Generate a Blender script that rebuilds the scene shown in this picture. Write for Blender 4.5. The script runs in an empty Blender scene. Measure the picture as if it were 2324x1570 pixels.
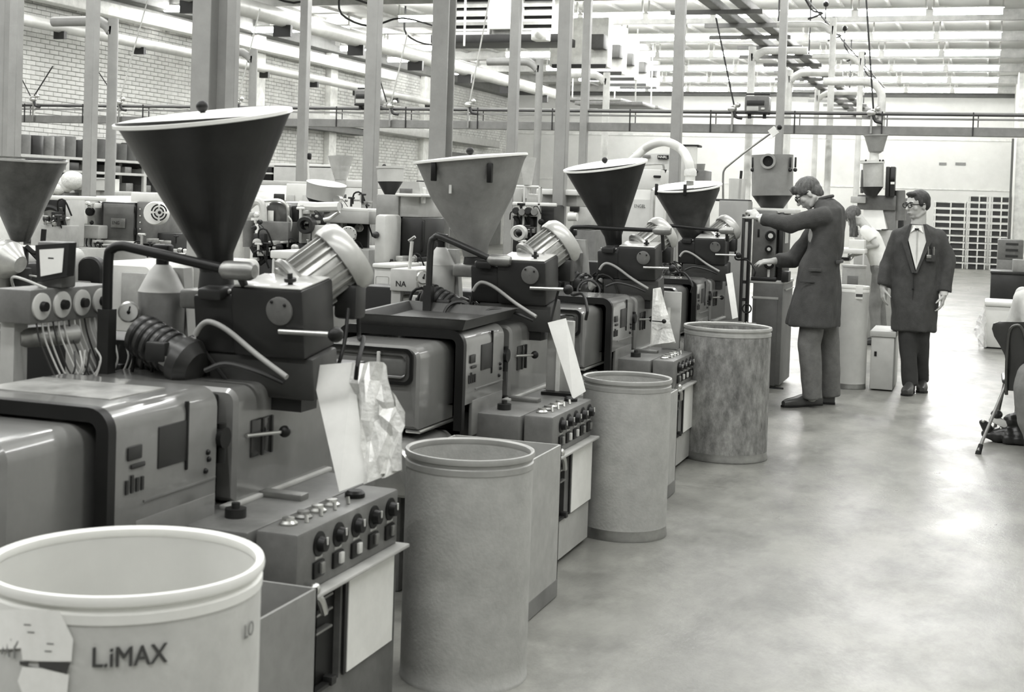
import bpy, bmesh, math, random
from math import sin, cos, pi, tan, atan, radians, sqrt
from mathutils import Vector as V, Matrix, noise
random.seed(7)
SC = bpy.context.scene
COL = SC.collection

# ------------------------------------------------------------------ camera, world, exposure
F, EYE, ROLL, PITCH = 3100.0, 1.55, 0.033, 0.031
YAW = atan((2240.0 - 1162.0) / F)
PX, PY = 1162.0, 454.0 + F * tan(PITCH)
_f0 = V((-sin(YAW), cos(YAW), 0)); _r0 = V((cos(YAW), sin(YAW), 0)); _u0 = V((0, 0, 1))
FW = _f0 * cos(PITCH) - _u0 * sin(PITCH); _u = _u0 * cos(PITCH) + _f0 * sin(PITCH)
RT = _r0 * cos(ROLL) + _u * sin(ROLL); UP = _u * cos(ROLL) - _r0 * sin(ROLL)
CAM = V((0, 0, EYE))
cd = bpy.data.cameras.new('camera'); co = bpy.data.objects.new('camera', cd); COL.objects.link(co)
co.matrix_world = Matrix(((RT.x, UP.x, -FW.x, CAM.x), (RT.y, UP.y, -FW.y, CAM.y), (RT.z, UP.z, -FW.z, CAM.z), (0, 0, 0, 1)))
cd.sensor_width = 36; cd.lens = F / 2324 * 36
cd.shift_y = -(785 - PY) / 2324
cd.clip_end = 200; cd.clip_start = 0.05
cd.dof.use_dof = True; cd.dof.focus_distance = 9.5; cd.dof.aperture_fstop = 7.0
SC.camera = co
SC.view_settings.view_transform = 'Standard'; SC.view_settings.look = 'None'
SC.view_settings.gamma = 1; SC.view_settings.use_curve_mapping = False
SC.view_settings.exposure = 0.0
SC.cycles.use_denoising = True
SC.cycles.max_bounces = 8; SC.cycles.diffuse_bounces = 5; SC.cycles.glossy_bounces = 3
SC.cycles.caustics_reflective = False; SC.cycles.caustics_refractive = False
SC.cycles.sample_clamp_indirect = 6
w = bpy.data.worlds.new('world'); SC.world = w; w.use_nodes = True
w.node_tree.nodes['Background'].inputs[0].default_value = (1, 1, .98, 1)
w.node_tree.nodes['Background'].inputs[1].default_value = 0.12
# rows of ceiling lamps over the near part of the hall (outside the frame)
def row_lamp(y, x0, x1, power, z=5.05):
    ld = bpy.data.lights.new('lamp_row', 'AREA'); ld.shape = 'RECTANGLE'; ld.size = x1 - x0; ld.size_y = .25
    ld.energy = power; ld.color = (1, 1, .985)
    lo = bpy.data.objects.new('lamp_row', ld); COL.objects.link(lo); lo.location = ((x0 + x1) / 2, y, z)
for k in range(-1, 7):
    row_lamp(2.3 + 3.3 * k, -15, 2.6, 440)

# ------------------------------------------------------------------ helpers
def _ray(px, py): return FW + RT * ((px - PX) / F) + UP * ((PY - py) / F)
def atY(px, py, Y): d = _ray(px, py); return CAM + d * (Y / d.y)
def atX(px, py, X): d = _ray(px, py); return CAM + d * (X / d.x)
def atZ(px, py, Z): d = _ray(px, py); return CAM + d * ((Z - EYE) / d.z)
def depth(p): return (V(p) - CAM).dot(FW)

MATS = {}
def mat(name, g, rough=.6, metal=0., var=.12, scale=6., bump=.0, spec=.5, trans=0., emit=0., coat=0., alpha=1., vscale=(1, 1, 1), dirt=0.):
    if name in MATS: return MATS[name]
    m = bpy.data.materials.new(name); m.use_nodes = True; nt = m.node_tree; b = nt.nodes['Principled BSDF']
    col = (g, g * 1.004, g * .965)
    L = nt.links.new
    b.inputs['Roughness'].default_value = rough; b.inputs['Metallic'].default_value = metal
    b.inputs['Specular IOR Level'].default_value = spec
    if coat: b.inputs['Coat Weight'].default_value = coat; b.inputs['Coat Roughness'].default_value = .1
    if trans: b.inputs['Transmission Weight'].default_value = trans
    if alpha < 1: b.inputs['Alpha'].default_value = alpha
    tc = nt.nodes.new('ShaderNodeTexCoord'); mp = nt.nodes.new('ShaderNodeMapping'); mp.inputs['Scale'].default_value = vscale
    L(tc.outputs['Object'], mp.inputs['Vector'])
    nz = nt.nodes.new('ShaderNodeTexNoise'); nz.inputs['Scale'].default_value = scale; nz.inputs['Detail'].default_value = 6; nz.inputs['Roughness'].default_value = .65
    L(mp.outputs[0], nz.inputs['Vector'])
    cr = nt.nodes.new('ShaderNodeValToRGB')
    a, c = max(0, 1 - 2 * var), 1 + 2 * var
    cr.color_ramp.elements[0].color = (col[0] * a, col[1] * a, col[2] * a, 1); cr.color_ramp.elements[1].color = (min(1, col[0] * c), min(1, col[1] * c), min(1, col[2] * c), 1)
    cr.color_ramp.elements[0].position = .25; cr.color_ramp.elements[1].position = .75
    L(nz.outputs['Fac'], cr.inputs['Fac'])
    last = cr.outputs['Color']
    if dirt:
        n2 = nt.nodes.new('ShaderNodeTexNoise'); n2.inputs['Scale'].default_value = scale * .35; n2.inputs['Detail'].default_value = 8; n2.inputs['Roughness'].default_value = .75
        L(mp.outputs[0], n2.inputs['Vector'])
        r2 = nt.nodes.new('ShaderNodeValToRGB'); r2.color_ramp.elements[0].position = .35; r2.color_ramp.elements[1].position = .6
        k = 1 - dirt; r2.color_ramp.elements[0].color = (k, k, k, 1); r2.color_ramp.elements[1].color = (1, 1, 1, 1)
        L(n2.outputs['Fac'], r2.inputs['Fac'])
        mx = nt.nodes.new('ShaderNodeMix'); mx.data_type = 'RGBA'; mx.blend_type = 'MULTIPLY'; mx.inputs['Factor'].default_value = 1
        L(last, mx.inputs[6]); L(r2.outputs['Color'], mx.inputs[7]); last = mx.outputs[2]
    L(last, b.inputs['Base Color'])
    if bump:
        bp = nt.nodes.new('ShaderNodeBump'); bp.inputs['Strength'].default_value = bump; bp.inputs['Distance'].default_value = .01
        n3 = nt.nodes.new('ShaderNodeTexNoise'); n3.inputs['Scale'].default_value = scale * 6; n3.inputs['Detail'].default_value = 4
        L(mp.outputs[0], n3.inputs['Vector']); L(n3.outputs['Fac'], bp.inputs['Height']); L(bp.outputs['Normal'], b.inputs['Normal'])
    if emit:
        b.inputs['Emission Color'].default_value = (1, 1, .98, 1); b.inputs['Emission Strength'].default_value = emit
    MATS[name] = m; return m

WHITE = mat('white_paint', .78, .45); CREAM = mat('cream_enamel', .5, .4, var=.06)
LIGHT = mat('light_grey_enamel', .46, .45, var=.08); POST = mat('post_grey', .30, .5, var=.08, scale=3, dirt=.15)
MID = mat('mid_grey_enamel', .17, .4, var=.12, scale=9, dirt=.3); GUARD = mat('guard_enamel', .19, .3, var=.07, scale=5, coat=1., dirt=.15)
DGREY = mat('dark_grey_enamel', .022, .4, var=.15, dirt=.3); DARK = mat('dark_metal', .018, .45, var=.2, dirt=.3)
BLACK = mat('black_plastic', .010, .4, spec=.3); RUBBER = mat('black_rubber', .012, .6, spec=.3)
STEEL = mat('bright_steel', .6, .28, metal=.9, var=.08); DULL = mat('dull_steel', .34, .42, metal=.8, var=.15, dirt=.25)
HOPD = mat('dark_hopper_metal', .026, .38, metal=.35, var=.28, scale=3.5, dirt=.35); HOPM = mat('grey_hopper_enamel', .26, .45, var=.12, scale=6, dirt=.3)
LIDW = mat('white_lid', .85, .3, var=.05); ALU = mat('cast_aluminium', .5, .33, metal=.55, var=.15, dirt=.2)
PAPER = mat('paper', .82, .7, var=.05); FIBRE = mat('fibreboard', .43, .75, var=.07, scale=14, bump=.15, dirt=.12)
FIBREL = mat('pale_fibreboard', .6, .7, var=.05, scale=9, bump=.1, dirt=.08); RIMM = mat('drum_rim_metal', .5, .35, metal=.4, var=.1)
RIMW = mat('pale_rim', .85, .35, var=.03); FIBRED = mat('mottled_fibreboard', .27, .7, var=.3, scale=22, bump=.3, dirt=.45, vscale=(1, 1, .5))
CARD = mat('cardboard', .38, .8, var=.07, scale=12); INK = mat('stencil_ink', .06, .7); PLASTIC = mat('shiny_plastic_sheet', .7, .18, var=.15, scale=7, bump=.6, coat=.6)
GLASS = mat('dark_glass', .03, .08); DIALW = mat('dial_face', .62, .4, var=.03); HOSEW = mat('white_hose', .72, .4, var=.04)
CLEAR = mat('clear_plastic', .7, .15, alpha=.45, var=.05); WIREL = mat('pale_wire', .5, .5); PIPEW = mat('pale_pipe', .62, .35, var=.08, scale=2, dirt=.2)
SKIN = mat('skin', .5, .55, var=.05, scale=15); HAIR = mat('dark_hair', .035, .5, var=.4, scale=60, bump=.6, vscale=(1, 1, .25)); HAIRB = mat('brown_hair', .09, .5, var=.4, scale=60, bump=.6, vscale=(1, 1, .2))
COAT = mat('work_coat_cloth', .055, .85, var=.12, scale=20, bump=.25); TROUS = mat('grey_trouser_cloth', .15, .85, var=.12, scale=20, bump=.25)
TROUSD = mat('dark_trouser_cloth', .035, .85, bump=.2); SHOE = mat('leather', .05, .3, var=.2); SHIRT = mat('white_shirt', .75, .8, var=.05, bump=.15)
JEANS = mat('denim', .2, .85, var=.15, bump=.2); BAGM = mat('black_leatherette', .025, .3); TUBE = mat('lit_tube', .9, emit=60.0)
BRICKM = mat('painted_brick', .66, .7, var=.12, scale=2.2, bump=.2, dirt=.12); MORTAR = mat('mortar', .5, .9, var=.08)

SMOOTH = radians(38)
class G:
    """collects shapes in world coordinates, build() links them as ONE mesh object"""
    def __init__(s): s.v = []; s.f = []
    def add(s, vs, fs):
        n = len(s.v); s.v += [tuple(x) for x in vs]; s.f += [tuple(i + n for i in f) for f in fs]; return s
    def box(s, x0, x1, y0, y1, z0, z1, bev=0., rot=None, about=None, seg=2):
        c = [V((x, y, z)) for x in (x0, x1) for y in (y0, y1) for z in (z0, z1)]
        fs = [(0, 1, 3, 2), (4, 6, 7, 5), (0, 4, 5, 1), (2, 3, 7, 6), (0, 2, 6, 4), (1, 5, 7, 3)]
        if bev:
            bm = bmesh.new(); vs = [bm.verts.new(p) for p in c]
            for f in fs: bm.faces.new([vs[i] for i in f])
            bmesh.ops.bevel(bm, geom=bm.edges[:], offset=bev, segments=seg, profile=.5, affect='EDGES')
            bm.verts.index_update(); c = [x.co.copy() for x in bm.verts]; fs = [[q.index for q in f.verts] for f in bm.faces]; bm.free()
        if rot is not None:
            a = V(about) if about is not None else V(((x0 + x1) / 2, (y0 + y1) / 2, (z0 + z1) / 2)); c = [a + rot @ (p - a) for p in c]
        return s.add(c, fs)
    def rod(s, p0, p1, r0, r1=None, n=16, cap=True):
        return s.lathe([(r0, 0), (r0 if r1 is None else r1, (V(p1) - V(p0)).length)], p0, V(p1) - V(p0), n, cap)
    def lathe(s, prof, o, ax=(0, 0, 1), n=32, cap=True, a0=0., a1=2 * pi):
        o = V(o); ax = V(ax).normalized(); t = V((1, 0, 0)) if abs(ax.x) < .9 else V((0, 1, 0))
        if abs(ax.z) > .95: t = V((1, 0, 0))
        u = (t - ax * t.dot(ax)).normalized(); v = ax.cross(u)
        full = abs(a1 - a0 - 2 * pi) < 1e-6; m = n if full else n + 1; vs = []; fs = []
        for r, h in prof:
            for k in range(m):
                a = a0 + (a1 - a0) * k / n; vs.append(o + ax * h + (u * cos(a) + v * sin(a)) * max(r, 1e-5))
        for i in range(len(prof) - 1):
            for k in range(n):
                k2 = (k + 1) % m; fs.append((i * m + k, i * m + k2, (i + 1) * m + k2, (i + 1) * m + k))
        if cap and full: fs.append(tuple(range(m))[::-1]); fs.append(tuple((len(prof) - 1) * m + k for k in range(m)))
        return s.add(vs, fs)
    def ball(s, c, r, n=16, m=10, sc=(1, 1, 1), rot=None):
        vs = []; fs = []; c = V(c)
        for i in range(m + 1):
            t = pi * i / m
            for k in range(n):
                p = V((sin(t) * cos(2 * pi * k / n) * sc[0], sin(t) * sin(2 * pi * k / n) * sc[1], cos(t) * sc[2])) * r
                if rot is not None: p = rot @ p
                vs.append(c + p)
        for i in range(m):
            for k in range(n): fs.append((i * n + k, (i + 1) * n + k, (i + 1) * n + (k + 1) % n, i * n + (k + 1) % n))
        return s.add(vs, fs)
    def tube(s, pts, r, n=10, smooth=4, cap=True):
        P = [V(p) for p in pts]
        if smooth and len(P) > 2:
            Q = []; E = [P[0] * 2 - P[1]] + P + [P[-1] * 2 - P[-2]]
            for i in range(1, len(E) - 2):
                for k in range(smooth):
                    t = k / smooth; a, b, c, d = E[i - 1], E[i], E[i + 1], E[i + 2]
                    Q.append(.5 * ((2 * b) + (c - a) * t + (2 * a - 5 * b + 4 * c - d) * t * t + (3 * b - a - 3 * c + d) * t ** 3))
            P = Q + [P[-1]]
        vs = []; fs = []; u = None
        for i, p in enumerate(P):
            d = (P[min(i + 1, len(P) - 1)] - P[max(i - 1, 0)]).normalized()
            if u is None: t = V((0, 0, 1)) if abs(d.z) < .9 else V((1, 0, 0)); u = (t - d * t.dot(d)).normalized()
            else: u = (u - d * u.dot(d)).normalized()
            v = d.cross(u); rr = r(i / (len(P) - 1)) if callable(r) else r
            for k in range(n): a = 2 * pi * k / n; vs.append(p + (u * cos(a) + v * sin(a)) * rr)
        for i in range(len(P) - 1):
            for k in range(n): fs.append((i * n + k, i * n + (k + 1) % n, (i + 1) * n + (k + 1) % n, (i + 1) * n + k))
        if cap: fs.append(tuple(range(n))[::-1]); fs.append(tuple((len(P) - 1) * n + k for k in range(n)))
        return s.add(vs, fs)
    def loft(s, rings, cap=True):
        m = len(rings[0]); vs = [p for r in rings for p in r]; fs = []
        for i in range(len(rings) - 1):
            for k in range(m): fs.append((i * m + k, i * m + (k + 1) % m, (i + 1) * m + (k + 1) % m, (i + 1) * m + k))
        if cap: fs.append(tuple(range(m))[::-1]); fs.append(tuple((len(rings) - 1) * m + k for k in range(m)))
        return s.add(vs, fs)
    def prism(s, poly, d):
        d = V(d); m = len(poly); vs = [V(p) for p in poly] + [V(p) + d for p in poly]
        return s.add(vs, [tuple(range(m))[::-1], tuple(range(m, 2 * m))] + [(k, (k + 1) % m, m + (k + 1) % m, m + k) for k in range(m)])
    def ring(s, c, ax, R, r, n=32, m=8):
        return s.lathe([(R + r * cos(2 * pi * k / m), r * sin(2 * pi * k / m)) for k in range(m + 1)], c, ax, n, cap=False)
    def mesh(s, name, off=V((0, 0, 0))):
        me = bpy.data.meshes.new(name); me.from_pydata([(x[0] - off.x, x[1] - off.y, x[2] - off.z) for x in s.v], [], s.f)
        bm = bmesh.new(); bm.from_mesh(me); bmesh.ops.recalc_face_normals(bm, faces=bm.faces[:]); bm.to_mesh(me); bm.free()
        me.polygons.foreach_set('use_smooth', [True] * len(me.polygons)); me.set_sharp_from_angle(angle=SMOOTH); me.update(); return me
    def build(s, name, m, parent=None, label=None, kind=None, flat=False):
        root = parent
        while root is not None and root.parent is not None: root = root.parent
        off = root.location.copy() if root is not None else V((0, 0, 0))
        me = s.mesh(name, off); me.materials.append(m)
        o = bpy.data.objects.new(name, me); COL.objects.link(o)
        if parent is not None: o.parent = parent
        if label: o['label'] = label
        if kind: o['kind'] = kind
        return o

def tag(o, label, cat, group=None, kind=None):
    o['label'] = label; o['category'] = cat
    if group: o['group'] = group
    if kind: o['kind'] = kind
    return o
def thing(name, label, cat, loc, group=None):
    o = bpy.data.objects.new(name, None); COL.objects.link(o); o.location = V(loc); o.empty_display_size = .1
    return tag(o, label, cat, group)
def struct(o): o['kind'] = 'structure'; return o
def single(g, name, m, label, cat, group=None):
    """a thing made of one mesh, origin at the centre of its base"""
    xs = [p[0] for p in g.v]; ys = [p[1] for p in g.v]; zs = [p[2] for p in g.v]
    off = V(((min(xs) + max(xs)) / 2, (min(ys) + max(ys)) / 2, min(zs)))
    me = g.mesh(name, off); me.materials.append(m); o = bpy.data.objects.new(name, me); COL.objects.link(o); o.location = off
    return tag(o, label, cat, group)
def empty_struct(name, loc=(0, 0, 0)):
    o = bpy.data.objects.new(name, None); COL.objects.link(o); o.location = V(loc); o['kind'] = 'structure'; return o
SC2 = bpy.data.scenes.new('workshop')
def evaluated(o):
    SC2.collection.objects.link(o); vl = SC2.view_layers[0]; vl.update(); dg = vl.depsgraph
    me = bpy.data.meshes.new_from_object(o.evaluated_get(dg)); SC2.collection.objects.unlink(o); return me
def text_mesh(txt, size, thick=.001):
    c = bpy.data.curves.new('lettering', 'FONT'); c.body = txt; c.size = size; c.extrude = thick; c.align_x = 'CENTER'; c.align_y = 'CENTER'; c.offset = 0
    o = bpy.data.objects.new('lettering', c); me = evaluated(o)
    vs = [v.co.copy() for v in me.vertices]; fs = [tuple(p.vertices) for p in me.polygons]
    bpy.data.objects.remove(o); return vs, fs
def lettering(txt, size, c, ex, ez, parent, m=None, name='lettering', sx=1.):
    """flat letters at c, running along ex with ez up"""
    vs, fs = text_mesh(txt, size); ex = V(ex).normalized(); ez = V(ez).normalized(); n = ex.cross(ez)
    return G().add([V(c) + ex * v.x * sx + ez * v.y + n * v.z for v in vs], fs).build(name, m or INK, parent)

def rrect(cx, cz, hw, hh, r, n=6, corners=(1, 1, 1, 1)):
    """rounded rectangle in (x,z); corners: tr, tl, bl, br"""
    P = []
    for q, (sx, sz) in enumerate(((1, 1), (-1, 1), (-1, -1), (1, -1))):
        rr = r if corners[q] else .002
        for k in range(n + 1):
            a = pi / 2 * q + pi / 2 * k / n; P.append((cx + sx * (hw - rr) + rr * cos(a), cz + sz * (hh - rr) + rr * sin(a)))
    return P
def shell(g, x0, x1, z0, z1, y0, y1, r=.05, t=None, bot=True):
    """rounded-top housing running along Y; with t it is an open tunnel of that thickness"""
    cx, cz, hw, hh = (x0 + x1) / 2, (z0 + z1) / 2, (x1 - x0) / 2, (z1 - z0) / 2
    out = rrect(cx, cz, hw, hh, r, corners=(1, 1, 0, 0))
    if t is None:
        e = .012
        ins = rrect(cx, cz, hw - e, hh - e, max(r - e, .004), corners=(1, 1, 0, 0))
        R = [[V((x, y0, z)) for x, z in ins], [V((x, y0 + e, z)) for x, z in out], [V((x, y1 - e, z)) for x, z in out], [V((x, y1, z)) for x, z in ins]]
        g.loft(R)
    else:
        ins = rrect(cx, cz - t / 2, hw - t, hh - t / 2, max(r - t, .004), corners=(1, 1, 0, 0))
        R = [[V((x, y0, z)) for x, z in out], [V((x, y1, z)) for x, z in out], [V((x, y1, z)) for x, z in ins], [V((x, y0, z)) for x, z in ins], [V((x, y0, z)) for x, z in out]]
        g.loft(R, cap=False)
    return g

# ------------------------------------------------------------------ the hall
XL, YF, ZC = -16.0, 45.0, 5.5
def floor_mat():
    m = bpy.data.materials.new('worn_concrete'); m.use_nodes = True; nt = m.node_tree; b = nt.nodes['Principled BSDF']; L = nt.links.new
    tc = nt.nodes.new('ShaderNodeTexCoord'); mp = nt.nodes.new('ShaderNodeMapping'); mp.inputs['Scale'].default_value = (1, .55, 1); mp.inputs['Rotation'].default_value = (0, 0, .35)
    L(tc.outputs['Object'], mp.inputs['Vector'])
    def nz(sc, det, r=.6):
        n = nt.nodes.new('ShaderNodeTexNoise'); n.inputs['Scale'].default_value = sc; n.inputs['Detail'].default_value = det; n.inputs['Roughness'].default_value = r; L(mp.outputs[0], n.inputs['Vector']); return n
    def ramp(n, p0, c0, p1, c1):
        r = nt.nodes.new('ShaderNodeValToRGB'); r.color_ramp.elements[0].position = p0; r.color_ramp.elements[1].position = p1
        r.color_ramp.elements[0].color = (c0, c0, c0 * .97, 1); r.color_ramp.elements[1].color = (c1, c1, c1 * .97, 1); L(n.outputs['Fac'], r.inputs['Fac']); return r
    a = ramp(nz(1.1, 8, .62), .33, .16, .68, .35); c = ramp(nz(24, 6, .7), .3, .86, .7, 1.0); d = ramp(nz(3.2, 7, .7), .36, .62, .55, 1.0)
    m1 = nt.nodes.new('ShaderNodeMix'); m1.data_type = 'RGBA'; m1.blend_type = 'MULTIPLY'; m1.inputs['Factor'].default_value = 1; L(a.outputs[0], m1.inputs[6]); L(c.outputs[0], m1.inputs[7])
    m2 = nt.nodes.new('ShaderNodeMix'); m2.data_type = 'RGBA'; m2.blend_type = 'MULTIPLY'; m2.inputs['Factor'].default_value = .8; L(m1.outputs[2], m2.inputs[6]); L(d.outputs[0], m2.inputs[7])
    L(m2.outputs[2], b.inputs['Base Color'])
    rr = ramp(nz(2.5, 6, .7), .3, .26, .7, .46); L(rr.outputs[0], b.inputs['Roughness'])
    bp = nt.nodes.new('ShaderNodeBump'); bp.inputs['Strength'].default_value = .12; bp.inputs['Distance'].default_value = .01; L(nz(60, 3).outputs['Fac'], bp.inputs['Height']); L(bp.outputs[0], b.inputs['Normal'])
    return m
struct(G().box(-19, 4.5, -6, YF + 1, -.2, 0).build('floor', floor_mat()))
ceil = struct(G().box(XL - .5, 3.6, -6, YF + .5, ZC, ZC + .2).build('ceiling', mat('ceiling_sheet', .5, .7, var=.06, scale=1.5)))
for k in range(15):   # roof beams across the hall
    y = 1.35 + 3.3 * k
    if y < 20: continue
    struct(G().box(XL, 3.4, y - .06, y + .06, ZC - .22, ZC, .01).build('beam', mat('beam_grey', .4, .6)))
for k in range(44):
    x = XL + .4 + k * .44
    if k % 2: struct(G().box(x, x + .05, 18, YF, ZC - .05, ZC).build('beam', mat('ceiling_rib', .5, .6)))
# far wall
wf = struct(G().box(XL - .3, 3.6, YF, YF + .3, -.1, ZC + .1).build('wall_far', mat('far_wall_paint', .6, .7, var=.05, scale=.9, bump=.2, dirt=.1)))
struct(G().box(XL, 3.4, YF - .12, YF, ZC - .3, ZC - .1, .01).build('trim_1', mat('trim_dark', .1, .6)))
tr = struct(G().box(XL, 3.4, YF - .04, YF, 3.86, 3.93).build('trim_2', mat('trim_pale', .6, .6)))
struct(G().box(XL, 3.4, YF - .03, YF, 2.32, 2.36).build('trim_3', mat('trim_pale', .6, .6)))
# right side: wall past the frame, and the pier at the far right corner
struct(G().box(3.4, 3.7, -6, YF, -.1, ZC).build('wall_right', mat('wall_right_paint', .55, .7)))
struct(G().box(.62, 1.5, 38.4, YF, 0, ZC, .01).build('wall_pier', mat('pier_paint', .72, .6)))
struct(G().box(.50, .56, 38.3, 38.4, 0, 3.6).build('trim_4', mat('trim_dark', .1, .6)))
# left wall: piers and bricks
wl = struct(G().box(XL - .4, XL - .03, 8, YF, -.1, ZC).build('wall_left', MORTAR))
struct(G().box(XL - .03, XL + .35, 8, YF, 5.12, ZC, .02).build('trim_5', mat('soffit_dark', .16, .6)))
rngb = random.Random(3)
bw, bh, z0 = .25, .083, 1.9
def bmesh_brick():
    return G().box(0, .035, .004, bw - .006, .004, bh - .006, .004, seg=1).mesh('brick')
bme = [bmesh_brick()]; bme[0].materials.append(BRICKM)
b2 = bme[0].copy(); b2.materials.clear(); b2.materials.append(mat('painted_brick_dark', .6, .7, var=.12, scale=2.2, bump=.2)); bme.append(b2)
field = G(); cnt = 0
for j in range(38):
    z = z0 + j * bh
    for i in range(112):
        y = 17.2 + i * bw + (j % 2) * bw / 2
        if 19.55 < y < 19.95: pass
        px = j * .0 
        if 19.9 < y < 24.0 and 2.6 < z < 4.1 and cnt < 300:
            o = bpy.data.objects.new('brick', bme[1 if rngb.random() < .3 else 0]); COL.objects.link(o); o.parent = wl; o.location = (XL - .03 - rngb.random() * .006, y, z); cnt += 1
        else:
            dx = rngb.random() * .006; x1 = XL + .005 - dx
            field.box(x1 - .03, x1, y + .004, y + bw - .006, z + .004, z + bh - .006)
field.build('brick', BRICKM, wl, kind='stuff')
for (y0, y1) in ((18.05, 18.4), (19.0, 19.35), (27.5, 27.9), (31.2, 31.6), (37.3, 37.8)):   # white wall pilasters
    struct(G().box(XL, XL + .16, y0, y1, 0, 5.12, .01).build('pilaster', WHITE))
# wide opening with lintel, doorway beyond
struct(G().box(XL + .02, XL + .5, 27.9, 43.0, 3.28, 3.5, .01).build('trim_6', LIGHT))
struct(G().box(XL + .01, XL + .45, 28.3, 33.0, 3.12, 3.27).build('trim_7', mat('trim_dark', .1, .6)))
dr = struct(G().box(XL - .02, XL + .06, 38.3, 44.6, 0, 3.0).build('door_1', mat('door_dark', .13, .5)))
G().box(XL + .06, XL + .09, 41.4, 41.5, 0, 3.0).build('door_frame', LIGHT, dr)

# lamps under the ceiling that the photo shows
rows = (25.56, 28.97, 32.1, 35.4, 38.5, 41.8)
fix = G().box(-.61, .61, -.05, .05, .06, .1, .01).box(-.6, -.57, -.02, .02, .1, .345).box(.57, .6, -.02, .02, .1, .345).mesh('lamp_housing'); fix.materials.append(LIGHT)
tub = G().rod((-.58, 0, 0), (.58, 0, 0), .055, n=12).mesh('lamp_tube'); tub.materials.append(TUBE)
names = ['first', 'second', 'third', 'fourth', 'fifth', 'sixth']
def lamp(x, y, z, label, group):
    t = thing('fluorescent_lamp', label, 'ceiling lamp', (x, y, z), group)
    for me, nm in ((fix, 'lamp_housing'), (tub, 'lamp_tube')):
        o = bpy.data.objects.new(nm, me); COL.objects.link(o); o.parent = t
for r, y in enumerate(rows):
    for k in range(9):
        x = .13 - .62 - k * 1.3
        if k == 0: lb = 'lit fluorescent tube at the right end of the %s lamp row from the front' % names[r]; gp = None
        else: lb = 'lit fluorescent tube within the %s lamp row from the front, left of its end tube' % names[r]; gp = 'tubes of the %s lamp row' % names[r]
        lamp(x, y, 5.15, lb, gp)
for r, (y, xs) in enumerate(((23.7, (-15.2,)), (27.0, (-15.1, -13.9)), (30.6, (-14.7, -13.45)), (33.2, (-14.6,)), (36.6, (-14.5,)))):
    for q, x in enumerate(xs):
        lamp(x, y, 5.15, 'lit fluorescent tube near the brick wall, %s row back%s' % (names[r], ', %s of two' % ('left' if q == 0 else 'right') if len(xs) > 1 else ''), None)

# posts and columns
def post(px, X, Y, wd, top, label, bend=None, m=POST):
    t = G(); wv = wd / 2
    if top >= ZC: t.box(X - wv, X + wv, Y - wv, Y + wv, 0, ZC, .006, seg=1)
    o = single(t, 'steel_post', m, label, 'post'); return o
PST = [(32, 10.3, .095, 'light grey steel post at the left edge, behind the small left hopper'), (205, 10.5, .095, 'grey steel post standing before the brick wall left of the big dark hopper'),
       (687, 15.4, .11, 'thin grey post behind the shallow white bowl hopper'), (843, 10.5, .105, 'grey square post right behind the nearest machine motor'),
       (1163, 13.3, .095, 'grey post behind the pale grey hopper'), (1275, 11.0, .10, 'broad grey post between the two central hoppers'),
       (1325, 17.5, .10, 'slim grey post just right of the broad central post'), (1535, 13.3, .10, 'grey post rising behind the hopper with the white hose'),
       (4, 7.6, .055, 'dark narrow post cut by the left edge'),
       (1769, 16.6, .09, 'grey post above the round dryer canister')]
for px, Y, wd, lb in PST:
    p = atY(px, 300, Y)
    post(px, p.x, Y, wd, ZC, lb)
def hcol(X, Y, wd, label, dep):
    t = thing('steel_column', label, 'column', (X, Y, 0))
    fw = wd * .12
    G().box(X - wd / 2, X + wd / 2, Y - dep / 2, Y - dep / 2 + fw, 0, ZC, .004, seg=1).build('flange', POST, t)
    G().box(X - wd / 2, X + wd / 2, Y + dep / 2 - fw, Y + dep / 2, 0, ZC, .004, seg=1).build('flange', POST, t)
    G().box(X - fw / 2, X + fw / 2, Y - dep / 2 + fw, Y + dep / 2 - fw, 0, ZC).build('web', POST, t)
    return t
t = thing('steel_column', 'wide double steel column right behind the big dark hopper', 'column', (atY(480, 200, 8.1).x, 8.2, 0))
a, b, c, d = [atY(x, 200, 8.1).x for x in (432, 474, 503, 524)]
G().box(a, b, 8.1, 8.27, 0, ZC, .004, seg=1).build('flange', POST, t); G().box(b, c, 8.2, 8.23, 0, ZC).build('web', POST, t); G().box(c - .0, d - .0, 8.14, 8.2, 0, ZC, .004, seg=1).build('flange', POST, t)
p = atY(995, 200, 12.2); hcol(p.x, 12.3, .17, 'steel column behind the pale grey hopper, left of it', .2)
struct(G().box(-16.0, -15.9, 17.0, 17.1, 0, ZC).build('trim_8', POST))
# gooseneck air pipes
def goose(px_top, py_top, px, Y, zb, side, label, r=.045):
    b = atY(px, 300, Y); zt = atY(px_top, py_top, Y).z; R = .22; s = -1 if side == 'l' else 1
    pts = [V((b.x, Y, zb)), V((b.x, Y, zt - R))]
    pts += [V((b.x + s * (R - R * cos(a)), Y, zt - R + R * sin(a))) for a in (pi / 8, pi / 4, 3 * pi / 8, pi / 2)] + [V((b.x + s * (R + .5), Y, zt))]
    single(G().tube(pts, r, 10, 3), 'gooseneck_pipe', POST if px < 1300 else mat('overexposed_pipe', .72, .4), label, 'pipe')  # pipes farther right are paler: overexposure put into their colour
goose(215, 48, 252, 11.5, 0, 'l', 'grey gooseneck pipe bending left before the brick wall', .05)
goose(540, 118, 571, 15.0, 0, 'l', 'grey gooseneck pipe just right of the wide steel column', .05)
goose(1190, 140, 1220, 16.8, 0, 'l', 'grey gooseneck pipe right of the pale grey hopper', .05)
goose(1330, 170, 1373, 18.5, 0, 'l', 'pale gooseneck pipe left of the post with the white hose', .05)
goose(1735, 115, 1700, 18.1, 0, 'r', 'pale gooseneck pipe behind the switch box on the tray', .05)
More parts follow.
